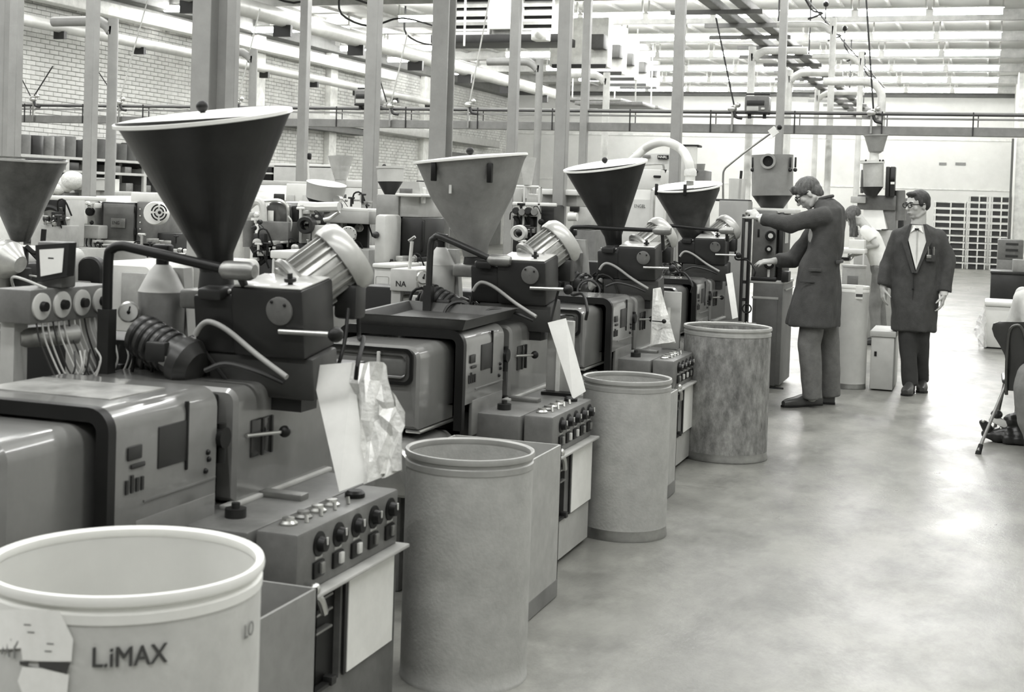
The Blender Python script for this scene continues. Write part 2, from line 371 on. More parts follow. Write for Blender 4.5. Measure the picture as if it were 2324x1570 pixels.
goose(1840, 165, 1786, 19.0, 0, 'r', 'pale gooseneck pipe just right of the post above the dryer', .05)
goose(1885, 210, 1851, 22.0, 0, 'r', 'pale gooseneck pipe with a small arch behind the bent man', .04)
goose(1840, 55, 1882, 18.0, 0, 'l', 'high gooseneck pipe rising above the bent man\'s head', .042)
goose(1900, 128, 1948, 21.0, 0, 'l', 'gooseneck pipe left of the far funnel, reaching the floor', .042)
goose(1965, 185, 1998, 17.56, 2.62, 'l', 'shortest pale gooseneck pipe beside the hanging wire', .05)

# long wall pipes / bands along the hall
def along(z, x, y0, y1, r, m, label, name, cat, brackets=0):
    t = thing(name, label, cat, (x, (y0 + y1) / 2, z)); G().rod((x, y0, z), (x, y1, z), r, n=16).build('pipe', m, t)
    for k in range(brackets):
        yy = y0 + (k + .5) * (y1 - y0) / brackets; G().box(x - r * 1.1, x + r * 1.1, yy - .04, yy + .04, z - r * 2.1, z - r * .8).build('bracket', DARK, t)
    return t
along(4.32, XL + .5, 16.5, 38.0, .1, PIPEW, 'long pale pipe along the brick wall with dark brackets', 'wall_pipe', 'pipe', 9)
t = thing('cable_duct', 'broad white duct running high along the brick wall', 'duct', (XL + .4, 26, 4.8)); G().box(XL + .22, XL + .5, 17, 34.6, 4.72, 4.96, .02).build('duct', WHITE, t)
for k in range(6): G().box(XL + .17, XL + .22, 18 + 2.9 * k, 18.08 + 2.9 * k, 4.7, 4.98).build('bracket', LIGHT, t)
d = along(4.6, -11.8, 14.0, 37.5, .155, PIPEW, 'thick pale overhead pipe slanting to the hall centre', 'overhead_pipe', 'pipe', 8)
for k in range(3): single(G().tube([(-11.45, 19.8 + 3 * k, ZC - .05), (-11.46, 19.83 + 3 * k, 5.3), (-11.5, 20 + 3 * k, 4.9), (-11.2, 20.6 + 3 * k, 4.75), (-10.7, 21 + 3 * k, 4.95), (-10.2, 22 + 3 * k, 4.85)], .02, 8), 'cable', RUBBER, 'loose black cable looping beside the thick overhead pipe, %s one from the front' % names[k], 'cable')

# cable tray across the hall
TY, TZ = 17.5, 2.56
t = thing('cable_tray', 'grey cable tray beam crossing the whole hall with rods above it', 'cable tray', (-7, TY, TZ))
G().box(XL, 1.4, TY, TY + .12, TZ - .055, TZ + .055, .004, seg=1).build('beam', mat('tray_grey', .2, .5), t)
G().rod((XL, TY, TZ + .2), (1.4, TY, TZ + .2), .014, n=8).build('conduit', DARK, t)
G().rod((XL, TY + .07, TZ + .225), (1.4, TY + .07, TZ + .225), .014, n=8).build('conduit', POST, t)
G().rod((XL, TY + .03, TZ + .15), (1.4, TY + .03, TZ + .15), .012, n=8).build('conduit', POST, t)
hk = None
for k in range(16):
    x = XL + .8 + k * 1.07
    G().box(x - .008, x + .008, TY - .012, TY, TZ - .055, TZ + .235).box(x + .05, x + .062, TY + .06, TY + .07, TZ + .05, TZ + .23).build('hanger', DGREY, t)
def heater(px0, px1, py0, py1, label):
    a = atY(px0, py1, TY - .1); b = atY(px1, py0, TY - .1); x0, x1 = a.x, b.x; z0_, z1 = a.z, b.z
    t = thing('switch_box', label, 'switch box', ((x0 + x1) / 2, TY, z0_)); h = z1 - z0_
    G().box(x0, x1, TY - .12, TY + .12, z0_ + h * .18, z1 - .02, .02).build('body', MID, t)
    G().box(x0 + .03, x1 - .05, TY - .13, TY - .12, z0_ + h * .5, z1 - .08, .004).build('panel', DGREY, t)
    G().box(x0 + .03, x0 + (x1 - x0) * .6, TY - .128, TY - .12, z0_ + h * .25, z0_ + h * .45, .004).build('panel', LIGHT, t)
    G().box(x0 + .01, x1 - .01, TY - .13, TY + .13, z0_ + h * .12, z0_ + h * .2, .006).build('base', BLACK, t)
    for x in (x0 + .05, x1 - .06): G().box(x - .02, x + .02, TY - .02, TY + .02, z0_ - .02, z0_ + h * .15).build('foot', DARK, t)
    G().rod((x0, TY, z1 + .01), (x1, TY, z1 + .01), .012, n=8).build('rail', DARK, t)
    G().box(x1 - .09, x1 - .04, TY - .135, TY - .12, z0_ + h * .3, z0_ + h * .4, .01).build('knob', DIALW, t)
heater(1689, 1745, 214, 264, 'grey switch box standing on the tray left of the dryer post')
heater(804, 858, 201, 245, 'grey switch box on the tray behind the near grey post')
def clampset(px, py, label, Y=TY - .05):
    c = atY(px, py, Y)
    t = thing('cable_clamp', label, 'clamp', c)
    G().box(c.x - .012, c.x + .012, TY - .05, TY - .005, TZ - .04, c.z + .01).build('strap', DULL, t)
    G().ball(c, .05, 10, 8, sc=(1.2, 1, .8)).ball(c + V((.07, 0, .05)), .035, 10, 8).build('body', STEEL, t)
    G().tube([c + V((.02, 0, -.02)), c + V((.05, 0, -.1)), c + V((.13, 0, -.12))], .02, 8).build('hook', DARK, t)
    return c
for q, (px, py, tx, ty, bx, by, lb) in enumerate([(270, 232, 335, 0, 215, 150, 'left of the big hopper rim'), (885, 240, 925, 75, 862, 180, 'right of the near grey post'), (1063, 238, 1110, 0, 1040, 140, 'above the pale grey hopper'),
                               (538, 232, 590, 20, 538, 150, 'right of the wide steel column'), (1662, 247, 1625, 40, 1640, 120, 'left of the big switch box'), (1978, 256, 1966, 0, 1972, 100, 'above the far funnel'), (75, 225, 120, 150, 50, 180, 'at the left edge posts')]):
    c = clampset(px, py, 'bright cable clamp on the tray ' + lb)
    e = atY(tx, ty, TY - .1)
    single(G().rod(c + V((.02, 0, .05)), e, .011, n=6), 'tie_wire', WIREL if q < 4 else DARK, 'thin slanting tie wire up from the clamp ' + lb, 'wire')
    if q in (0, 1, 6): single(G().rod(c + V((-.05, 0, .05)), atY(bx, by, TY - .1), .009, n=6), 'tie_wire', DARK, 'dark tie wire leaning left from the clamp ' + lb, 'wire')
# cable ladder going down the hall
t = thing('cable_ladder', 'long dark cable ladder slanting away under the bright ceiling', 'cable ladder', (-3.35, 26, 4.2))
LD = mat('ladder_steel', .16, .5)
G().box(-3.66, -3.5, 13, 39.5, 4.2, 4.32, .02).build('rail', LD, t); G().box(-3.25, -3.1, 13, 39.5, 4.2, 4.32, .02).build('rail', LD, t)
G().rod((-3.38, 13, 4.34), (-3.38, 39, 4.34), .03, n=8).build('cable', DARK, t)
y = 14.2
while y < 39.3:
    G().box(-4.2 if int(y * 10) % 3 == 0 else -4.0, -2.95, y, y + .07, 4.14, 4.2).build('rung', LD, t); y += 1.37
for k in range(6):
    y = 16.5 + k * 3.6; G().rod((-3.0, y, 4.2), (-3.0, y, ZC), .012, n=6).build('hanger', DARK, t)
t = thing('cable_run', 'thin cable run with small hanging hooks beside the cable ladder', 'cable', (-2.3, 24, 4.45))
G().rod((-2.6, 15, 4.55), (-2.45, 34, 4.5), .015, n=6).build('cable', DARK, t)
for y in (17.0, 19.5, 22, 25, 29):
    G().rod((-2.55, y, 4.5), (-2.55, y, 4.85), .01, n=6).ball((-2.55, y, 4.8), .05, 8, 6).build('hook', DARK, t)
    G().tube([(-2.55, y, 4.5), (-2.45, y + .1, 4.35), (-2.3, y, 4.3), (-2.5, y, 4.22)], .014, 6).build('cable', DARK, t)
# big louvred air unit hanging at the top
a = atY(1025, 82, 22.5); b = atY(1255, 82, 22.5)
ux0, ux1, uz = a.x, b.x, a.z
t = thing('air_unit', 'big white hanging air unit with two slatted louvres', 'air unit', ((ux0 + ux1) / 2, 23.2, uz))
G().box(ux0 - .35, ux1 + .12, 22.62, 23.3, uz + .02, ZC - .1).build('body', mat('unit_white', .72, .5), t)
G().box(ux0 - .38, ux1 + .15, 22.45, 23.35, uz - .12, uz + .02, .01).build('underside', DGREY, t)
m1 = atY(1110, 50, 22.5).x; m2 = atY(1183, 50, 22.5).x
for (x0, x1) in ((ux0 - .3, m1 - .03), (m2 + .02, ux1 - .03)):
    fr = G().box(x0 - .03, x0, 22.5, 22.64, uz + .02, ZC - .1).box(x1, x1 + .04, 22.5, 22.64, uz + .02, ZC - .1).box(x0, x1, 22.5, 22.64, uz + .02, uz + .07).build('louvre_frame', WHITE, t)
    G().box(x0, x1, 22.6, 22.63, uz + .05, ZC - .1).build('louvre_back', BLACK, fr)
    z = uz + .12
    while z < ZC - .25:
        G().box(x0, x1, 22.5, 22.62, z - .06, z - .048 + .05, rot=Matrix.Rotation(.5, 3, 'X')).build('slat', mat('slat_white', .4, .5), fr); z += .155
G().box(m1 + .04, m2 - .02, 22.4, 22.62, uz + .1, ZC - .1, .02).build('middle_panel', WHITE, t)
x = atY(1055, 50, 22.3).x; G().rod((x, 22.3, uz - .2), (x, 22.3, ZC), .02, n=8).build('pipe', PIPEW, t)
G().box(ux1 - .3, ux1 - .02, 22.2, 22.45, uz - .12, uz + .05, .02).ball((ux1 - .12, 22.1, uz - .02), .09, 12, 8).build('fan_motor', WHITE, t)
# hanging white panels with small boxes, in a line down the hall
for k, (px, py) in enumerate([(1378, 152), (1413, 168), (1441, 181), (1468, 194), (1491, 201)]):
    Y = [24.0, 26.8, 29.6, 33.2, 36.8][k]; c = atY(px, py, Y); w_ = 1.1
    t = thing('ceiling_panel', 'white hanging panel with a grey box, %s of the receding five' % names[k], 'ceiling unit', (c.x - w_ / 2, Y, c.z))
    G().box(c.x - w_, c.x, Y, Y + .3, c.z, c.z + .9 + .06 * k, .01).build('panel', WHITE, t)
    G().box(c.x - w_ * .95, c.x - .02, Y - .03, Y + .02, c.z - .02, c.z + .05).build('lip', DARK, t)
    G().box(c.x - .27, c.x, Y - .3, Y, c.z + .30, c.z + .30 + .26, .02).build('box', mat('panel_box', .06, .6), t)
for k, (px, py) in enumerate([(1390, 238), (1430, 246), (1352, 228)]):
    Y = 30 + k * 3; c = atY(px, py, Y); t = thing('hanging_tray', 'dark hanging shelf tray below the white ceiling panels, %s one' % ('nearest', 'middle', 'rear')[k], 'tray', c)
    G().box(c.x - .9, c.x + .7, Y, Y + 1.2, c.z, c.z + .08, .01).build('tray', MID, t)
    for s_ in (-.7, .5): G().rod((c.x + s_, Y + .1, c.z), (c.x + s_, Y + .1, ZC), .02, n=6).build('hanger', LIGHT, t)

# ------------------------------------------------------------------ the row of moulding machines
MNAME = ['nearest', 'second', 'third', 'fourth']
HOPTXT = ['wide dark conical hopper', 'pale grey funnel hopper', 'black conical hopper', 'grey hopper fed by a white hose']
OFF = [0, 2.38, 4.7, 7.08]
GEARP = [(685, 660, 3.52), (1238, 595, 5.95), (1487, 563, 8.22), (1645, 543, 10.55)]
HOPP = [  # rim centre px, half width px, Y, tilt(x,y), wall material, foot px
    ((462, 268), 196, 3.66, (-.065, -.175), HOPD, (470, 625)), ((1068, 360), 128, 6.1, (-.10, -.06), HOPM, (1068, 580)),
    ((1374, 376), 94, 8.4, (-.12, -.17), HOPD, (1390, 560)), ((1560, 424), 77, 10.75, (-.075, -.17), mat('hopper_grey', .05, .4, metal=.2, var=.2, dirt=.4), (1572, 560))]
def dial(g_parent, c, ax, r, face=DIALW, rim=BLACK, name='gauge', knob=False):
    ax = V(ax).normalized(); c = V(c)
    o = G().lathe([(r, 0), (r, r * .5), (r * .86, r * .55), (r * .84, r * .4), (.001, r * .4)], c, ax, 20, cap=False).build(name, rim, g_parent)
    return o
def machine(i):
    oy = OFF[i]; gx = V(atY(GEARP[i][0], GEARP[i][1], GEARP[i][2])); gd = gx - V((-1.861, 3.52, 1.268))
    t = thing('moulding_machine', 'grey moulding machine with %s, %s in the front row' % (HOPTXT[i], MNAME[i]), 'machine', (-2.3, 3.6 + oy, 0))
    def A(x, y, z): return V((x, y + oy, z))
    cy = oy - .16 * min(i, 1); ce = (3.83 if not i else 3.78) + cy; dp = .116 if not i else .106
    # plinth and bed
    G().box(-2.75, -1.70, 3.07 + oy, ce, 0, .485, .01).box(-2.6, -2.12, 2.5 + oy, 2.95 + oy, 0, .4, .01).box(-2.72, -2.0, 4.0 + oy, 4.2 + oy, 0, .6, .01).build('plinth', MID, t)
    G().box(-2.66, -2.14, 2.8 + oy, 4.1 + oy, .5, .66, .01).build('bed', BLACK, t)
    # white roll / lower cover and inner end cover
    g = G(); shell(g, -2.5, -2.03, .40, .60, 2.38 + oy, 2.86 + oy, .09); g.build('lower_cover', mat('cover_polished', .4, .2, metal=.5), t)
    ec = shell(G(), -2.5, -2.07, .64, .965, 2.52 + oy, 2.9 + oy, .05).build('end_cover', GUARD, t)
    G().box(-2.44, -2.12, 2.509 + oy, 2.52 + oy, .84, .93, .02).build('window', mat('window_gloss', .14, .1, coat=.5), ec)
    G().loft([[V((x, 2.505 + oy + e, z)) for x, z in rrect(-2.28, .885, .175 + k, .06 + k, .03)] for k, e in ((0, 0), (.012, 0), (.012, .012), (0, .012), (0, 0))], cap=False).build('window_frame', BLACK, ec)
    G().box(-2.245, -2.23, 2.5 + oy, 2.512 + oy, .83, .94, .003).build('divider', LIGHT, ec)
    G().box(-2.13, -2.065, 2.54 + oy, 2.95 + oy, .622, .636, .004).build('sill', STEEL, ec)
    # main sliding guard: open tunnel with black rubber lip
    sg = shell(G(), -2.56, -2.0, .70, 1.005, 2.83 + oy, 3.305 + oy, .055, .018).build('sliding_guard', GUARD, t)
    shell(G(), -2.566, -1.994, .60, 1.01, 2.80 + oy, 2.832 + oy, .06, .036).build('rubber_lip', BLACK, sg)
    G().box(-2.014, -1.998, 2.93 + oy, 3.305 + oy, .56, .71, .004).box(-2.014, -1.996, 2.96 + oy, 3.3 + oy, .752, .757).build('skirt_plate', mat('skirt_enamel', .17, .35, coat=.3), sg)
    G().box(-2.004, -1.996, 3.02 + oy, 3.15 + oy, .825, .935, .003).build('recess_plate', DGREY, sg)
    G().box(-2.006, -1.994, 3.148 + oy, 3.158 + oy, .80, .985, .003).build('seam', BLACK, sg)
    for q, (a_, b_) in enumerate(((2.885, .868), (2.9, .845))): G().box(-1.999, -1.994, a_ + oy, a_ + .06 + oy, b_, b_ + (.035 if q == 0 else .012), .003).build('emblem', DGREY, sg)
    for q in range(4): G().box(-1.999, -1.995, 2.88 + .022 * q + oy, 2.89 + .022 * q + oy, .785, .82 if q != 1 else .83).build('marking', DGREY, sg)
    for (yy, zz) in ((3.26, .83), (3.265, .81), (3.25, .78)): G().ball((-1.998, yy + oy, zz), .008, 8, 6).build('screw', BLACK, sg)
    if i == 0: G().box(-2.5, -2.1, 2.95 + oy, 3.2 + oy, 1.004, 1.008).build('top_plate', mat('top_lit_pale', .4, .3, metal=.4, var=.3, scale=9), sg)  # sheet paler than the guard: light from above put into its colour
    # gap column and second guard with window and lever
    G().box(-2.5, -2.055, 3.305 + oy, 3.41 + oy, .62, .97, .01).build('tie_column', BLACK, t)
    G().rod(A(-2.04, 3.33, .86), A(-1.985, 3.33, .86), .03, n=14).rod(A(-2.0, 3.33, .9), A(-2.0, 3.33, .79), .014).build('hinge_boss', BLACK, t)
    rg = shell(G(), -2.56, -2.0, .66, .985, 3.41 + oy, 4.02 + oy, .04).build('rear_guard', GUARD, t)
    G().box(-2.004, -1.994, 3.49 + oy, 3.62 + oy, .775, .885, .004).build('window', GLASS, rg)
    G().box(-1.999, -1.99, 3.545 + oy, 3.555 + oy, .775, .885).box(-1.999, -1.99, 3.6 + oy, 3.61 + oy, .775, .885).build('window_bar', DGREY, rg)
    hl = G().rod(A(-1.995, 3.46, .845), A(-1.96, 3.6, .838), .006, n=8).build('release_lever', STEEL, t); G().ball(A(-1.955, 3.615, .838), .018).build('knob', BLACK, hl)
    G().box(-2.02, -1.985, 3.36 + oy, 4.0 + oy, .648, .662, .004).build('ledge', LIGHT, t)
    # control box
    pass
    cb = G().box(-2.08, -1.81, 3.16 + cy, ce + .13, .49, .65, .008).build('switch_housing', MID, t)
    G().rod((-1.93, 3.3 + cy, .65), (-1.93, 3.3 + cy, .675), .03, n=16).rod((-1.93, 3.3 + cy, .675), (-1.93, 3.3 + cy, .69), .012, n=10).build('rotary_knob', DARK, cb)
    G().box(-2.0, -1.86, 3.55 + cy, 3.6 + cy, .648, .668, .004).build('nameplate', DULL, cb)
    cf = G().box(-1.80, -1.672, 3.18 + cy, ce, .485, .655, .01).build('control_box', MID, t)
    for q in range(4):
        y = 3.27 + .085 * q + cy; x = -1.75
        G().lathe([(.024, 0), (.026, .006), (.018, .012), (.017, .02), (.001, .022)], (x, y, .655), (0, 0, 1), 18, cap=False).build('push_button', STEEL if q != 1 else DULL, cf)
        G().rod((x + .035, y + .04, .655), (x + .03, y + .045, .675), .006, n=8).build('toggle', STEEL, cf)
    if i in (0, 1): G().lathe([(.03, 0), (.03, .012), (.022, .02), (.001, .02)], (-1.74, 3.66 + cy, .655), (0, 0, 1), 18, cap=False).build('mushroom_button', BLACK, cf)
    for q in range(5):
        y = 3.30 + dp * q + cy
        kn = G().lathe([(.034, 0), (.034, .004), (.022, .006), (.019, .024), (.001, .026)], (-1.672, y, .605), (1, 0, 0), 20, cap=False).build('dial', BLACK, cf)
        G().box(-1.648, -1.644, y - .003, y + .003, .605, .625).build('pointer', DIALW, kn)
        sw = G().box(-1.674, -1.664, y - .035, y + .025, .515, .56, .003).build('switch_plate', BLACK, cf)
        G().box(-1.666, -1.655, y - .008, y + .014, .525, .556, .003).build('rocker', DIALW if q in (1, 2) else DULL, sw)
        G().box(-1.6725, -1.67, y - .02, y + .02, .565, .573).build('tag', LIGHT, cf)
    # shelf under the box, recess with levers, cabinet side
    G().box(-1.685, -1.635, 3.2 + cy, ce + .012, .475, .487, .004).build('ledge', LIGHT, t)
    cab = G().box(-1.695, -1.675, 3.07 + oy, 3.2 + cy, .02, .48).box(-1.695, -1.675, 3.45 + cy, ce, .02, .48).box(-1.695, -1.675, 3.2 + cy, 3.45 + cy, .02, .19).build('cabinet_side', LIGHT if i else MID, t)
    G().box(-1.72, -1.694, 3.2 + cy, 3.45 + cy, .18, .48).build('recess', BLACK, t)
    for z in (.44, .40, .35): G().box(-1.694, -1.672, 3.2 + cy, 3.4 + cy, z, z + .008, .003).build('lever', DULL, t)
    G().tube([(-1.66, 3.22 + cy, .50), (-1.645, 3.26 + cy, .47), (-1.65, 3.3 + cy, .42)], .012, 8).ball((-1.65, 3.24 + cy, .5), .017).build('crank', STEEL, t)
    G().box(-1.69, -1.668, 3.22 + cy, 3.42 + cy, .19, .2).box(-1.69, -1.66, 3.38 + cy, 3.41 + cy, .19, .215, .003).build('latch', DARK, t)
    # gearbox
    RG = Matrix.Rotation(.15, 3, 'X'); PV = V((-1.861, 3.52, 1.268))
    def B(x, y, z): return gx + RG @ (V((x, y, z)) - PV)
    def GB(g, x0, x1, y0, y1, z0, z1, bev=0.):
        a, b = V((x0, y0, z0)) + gd, V((x1, y1, z1)) + gd; return g.box(a.x, b.x, a.y, b.y, a.z, b.z, bev, rot=RG, about=gx)
    gb = GB(G(), -2.10, -1.86, 3.52, 3.72, 1.06, 1.268, .012).build('gearbox', DGREY, t)
    GB(GB(G(), -2.235, -2.095, 3.53, 3.70, 1.06, 1.235, .012), -2.2, -2.12, 3.50, 3.56, 1.225, 1.262, .01).build('screw_housing', DARK, gb)
    for q_ in range(3): G().ball(B(-2.21 + .045 * q_, 3.55, 1.245), .009, 8, 6).build('bolt', DULL, gb)
    GB(G(), -2.2, -1.845, 3.54, 3.70, .93, 1.06, .01).build('gearbox_foot', mat('oily_casting', .05, .4), gb)
    GB(G(), -2.092, -1.868, 3.527, 3.713, 1.2675, 1.272, .002).build('cover_plate', mat('bright_cover', .55, .3, coat=.5), gb)
    G().lathe([(.042, 0), (.042, .008), (.036, .011), (.001, .011)], B(-1.935, 3.52, 1.205), RG @ V((0, -1, 0)), 24, cap=False).build('round_cover', MID, gb)
    for sx, sz in ((-.02, .028), (.022, .02)): G().ball(B(-1.935 + sx, 3.507, 1.205 + sz), .005, 8, 6).build('bolt', BLACK, gb)
    G().rod(B(-1.93, 3.58, 1.268), B(-1.93, 3.58, 1.305), .008, n=8).rod(B(-1.93, 3.58, 1.28), B(-1.93, 3.58, 1.29), .018, n=10).build('filler_cap', DARK, gb)
    lv = G().rod(B(-1.93, 3.5, 1.148), B(-1.765, 3.5, 1.15), .008, n=10).build('feed_lever', STEEL, t)
    G().ball(B(-1.748, 3.5, 1.15), .023).build('knob', BLACK, lv)
    # drive motor, tilted up and away
    ax = V((.56, .5, .56)).normalized(); mo = B(-2.01, 3.76, 1.205)
    mt = G().lathe([(.075, -.02), (.1, -.01), (.1, .015), (.09, .03), (.09, .17), (.09, .18)], mo, ax, 28).build('drive_motor', ALU, t)
    u = V((0, 0, 1)); u = (u - ax * u.dot(ax)).normalized(); v2 = ax.cross(u)
    for k in range(22):
        a_ = 2 * pi * k / 22; d = u * cos(a_) + v2 * sin(a_); s_ = ax.cross(d)
        g = G(); c0 = mo + ax * .03 + d * .087; c1 = mo + ax * .165 + d * .087
        g.add([c0 - s_ * .002, c0 + s_ * .002, c0 + s_ * .002 + d * .016, c0 - s_ * .002 + d * .016, c1 - s_ * .002, c1 + s_ * .002, c1 + s_ * .002 + d * .016, c1 - s_ * .002 + d * .016], [(0, 1, 2, 3), (4, 7, 6, 5), (0, 4, 5, 1), (1, 5, 6, 2), (2, 6, 7, 3), (3, 7, 4, 0)])
        g.build('fin', ALU, mt)
    G().lathe([(.095, .155), (.112, .155), (.117, .165), (.117, .2), (.104, .222), (.03, .228), (.001, .228)], mo, ax, 30, cap=False).build('fan_cover', mat('pale_cover', .5, .3, metal=.2), mt)
    G().lathe([(.112, .0), (.118, .004), (.118, .018), (.1, .03)], mo, ax, 30).build('flange', ALU, mt)
    tb = mo + ax * .14 + v2 * .0 - u * .1; G().box(tb.x - .02, tb.x + .06, tb.y - .08, tb.y - .0, tb.z - .08, tb.z + .03, .015).build('terminal_box', DGREY, mt)
    c = tb + V((.05, -.04, -.08)); e = A(-1.70, 3.56, 1.02)
    single_pts = [c, c + V((.01, -.01, -.06)), (c + e) / 2 + V((.02, 0, .03)), e + V((.005, 0, .05)), e]
    G().tube(single_pts, .007, 8).build('motor_cable', RUBBER, mt)
    # injection barrel unit behind: neck, bottle, gauge, second motor, hoses
    hc, hw, hy, tl, hm, ft = HOPP[i]; rc = atY(hc[0], hc[1], hy); r = hw / F * depth(rc)
    axh = V((tl[0], tl[1], 1)).normalized(); fb = atY(ft[0], ft[1], hy); H = (rc.z - fb.z) / axh.z
    hax = (rc - V((fb.x, rc.y + .02, fb.z))).normalized() * .5 + axh * .5; hax.normalize()
    foot = rc - hax * H
    if i == 1: prof = [(.058, 0), (.068, H * .12), (r * .74, H * .62), (r * .86, H * .82), (r * .95, H * .955), (r * 1.0, H)]
    elif i == 3: prof = [(.05, 0), (.06, H * .1), (r * .93, H * .9), (r * .96, H)]
    else: prof = [(.048, 0), (.056, H * .14), (r * .98, H * .985), (r, H)]
    ho = G().lathe(prof, foot, hax, 48).build('hopper', hm, t)
    lidax = V((tl[0], tl[1], 1)).normalized()
    G().lathe([(r * 1.0, -.006), (r * 1.025, -.004), (r * 1.025, .006), (r * .98, .008), (r * .3, .016), (.001, .017)], rc, lidax, 48, cap=False).build('lid', LIDW, ho)
    if i < 3: G().rod(rc + lidax * .01, rc + lidax * .03, .008, n=8).ball(rc + lidax * .036, .019).build('knob', BLACK, ho)
    if i in (1, 3):
        for a_ in (-.35, .75) if i == 1 else (-.9, .15):
            dd = V((sin(a_), -cos(a_), 0)); q_ = rc + dd * r * (.93 if i == 1 else .99) - V((0, 0, .07 if i == 1 else .03))
            G().box(q_.x - .012, q_.x + .012, q_.y - .02, q_.y + .005, q_.z - .045, q_.z + .045, .004).build('clamp', BLACK, ho)
    if i == 1:
        G().box(rc.x - .02, rc.x - .008, rc.y - r * .8, rc.y - r * .77, rc.z - .17, rc.z - .13).build('label_strip', DIALW, ho)
    hn = G().rod(foot + hax * .02, foot - V((0, 0, .07)), .05, .06, n=20).build('hopper_neck', DARK, t)
    G().box(foot.x - .09, foot.x + .07, foot.y - .07, foot.y + .06, foot.z - .1, foot.z - .04, .01).build('flange_block', DULL, hn)
    # barrel saddle and tapered stand
    st = [A(-2.5, 3.74, .95), A(-2.36, 3.74, .95), A(-2.40, 3.74, 1.30), A(-2.49, 3.74, 1.30)]; G().prism([p + (gd - V((0, oy, 0))) * .6 for p in st], (0, .05, 0)).build('stand_plate', LIGHT, t)
    gg = gd * (1 if i else 0); bx, by = -2.45 + gg.x, 3.70 + gg.y
    bo = G().lathe([(.06, .98), (.072, 1.0), (.073, 1.225), (.045, 1.28), (.022, 1.31)], (bx, by, 0), (0, 0, 1), 28).build('accumulator_bottle', MID if i != 1 else LIGHT, t)
    G().lathe([(.0735, 1.226), (.046, 1.281), (.0235, 1.311)], (bx, by, 0), (0, 0, 1), 28, cap=False).build('bottle_shoulder', LIGHT, bo)
    G().rod((bx, by, 1.3), (bx, by, 1.345), .02, n=12).box(bx - .03, bx + .03, by - .02, by + .02, 1.335, 1.375, .008).build('valve_head', BLACK, bo)
    gq = V((bx - .05, by - .10, 1.165)); ga = V((.5, -.8, .05)).normalized()
    pg = G().lathe([(.026, -.02), (.032, -.018), (.033, .016), (.028, .02)], gq, ga, 24).build('pressure_gauge', STEEL, t)
    G().lathe([(.027, .0205), (.001, .021)], gq, ga, 20, cap=False).build('gauge_face', DIALW, pg)
    G().rod(gq + ga * .022, gq + ga * .022 + V((.005, 0, .018)), .0025, n=6).ball(gq + ga * .022, .006, 8, 6).build('pointer', BLACK, pg)
    sm = V((bx + .15, by - .16, 1.055)) if i == 0 else V((bx + .1, by - .1, 1.03)); sa = V((.86, -.1, -.34)).normalized()
    s2 = G().lathe([(.05, -.15), (.062, -.14), (.062, .03), (.074, .035), (.076, .07), (.05, .1)], sm, sa, 28).build('pump_motor', mat('black_motor', .035, .35, var=.2), t)
    G().box(sm.x - .05, sm.x + .02, sm.y - .075, sm.y - .03, sm.z - .02, sm.z + .04, .008).build('terminal_box', DARK, s2)
    G().box(sm.x + .0, sm.x + .035, sm.y - .07, sm.y - .063, sm.z - .03, sm.z + .0, rot=Matrix.Rotation(.4, 3, 'Y')).build('rating_plate', STEEL, s2)
    for k in range(5): G().lathe([(.0625, -.125 + k * .028), (.0665, -.12 + k * .028), (.0665, -.115 + k * .028), (.0625, -.11 + k * .028)], sm, sa, 24).build('fin', BLACK, s2)
    h0 = B(-2.19, 3.5, 1.15)
    G().tube([h0 + V((-.02, 0, -.03)), h0, h0 + V((.03, 0, .012)), h0 + V((.09, 0, -.01)), h0 + V((.19, 0, -.075)), h0 + V((.30, -.02, -.13))], .0085, 10).build('hose', mat('grey_hose', .3, .5), t)
    G().tube([h0 + V((.03, -.02, -.13)), h0 + V((.1, -.02, -.105)), h0 + V((.2, -.02, -.12)), h0 + V((.28, 0, -.15))], .008, 8).build('hose', DGREY, t)
    # support deck between gearbox and guards so that every unit stands on something
    G().box(-2.62, -2.02, 3.42 + oy, 4.3 + oy, .9, .975).box(-2.62 + gg.x * .0, -2.3, 3.45 + oy, 4.3 + oy, .6, .9).build('injection_deck', BLACK, t)
    a = B(-2.2, 3.56, .93); G().box(a.x, a.x + .3, a.y + .0, a.y + .1, .9, a.z + .04).build('pedestal', DARK, t)
    rr_ = random.Random(i)
    for k in range(26):
        x0 = bx - .16 + rr_.random() * .42; y0 = by - .10 + rr_.random() * .22; z0_ = .97; h_ = .03 + rr_.random() * .11; ty = k % 4
        mm = (DARK, DGREY, BLACK, DULL, ALU)[rr_.randrange(5)]
        if ty == 0: G().rod((x0, y0, z0_), (x0, y0, z0_ + h_), .008 + .012 * rr_.random(), n=10).build('fitting', mm, t)
        elif ty == 1: G().box(x0 - .02, x0 + .02, y0 - .02, y0 + .02, z0_, z0_ + h_ * .8, .005).build('valve_block', mm, t)
        elif ty == 2: G().tube([(x0, y0, z0_), (x0 + .02, y0 - .01, z0_ + h_), (x0 + .09, y0, z0_ + h_ * 1.1), (x0 + .13, y0 + .02, z0_)], .005 + .004 * rr_.random(), 7, 3).build('hose', RUBBER if k % 3 else DULL, t)
        else: G().rod((x0, y0, z0_), (x0, y0, z0_ + h_ * .7), .006, n=8).rod((x0 - .03, y0, z0_ + h_ * .7), (x0 + .03, y0 + .01, z0_ + h_ * .7), .009, n=10).build('tap', mm, t)
    for k in range(7):
        x0 = bx - .05 + rr_.random() * .3; y0 = by - .15 + rr_.random() * .1; z0_ = .98
        G().tube([(x0, y0, z0_), (x0 + .03, y0 - .02, z0_ + .08 + .05 * rr_.random()), (x0 + .12 * rr_.random(), y0, z0_ + .1), (x0 + .15, y0 + .02, z0_)], .006, 6, 3).build('hose', RUBBER if k % 2 else DGREY, t)
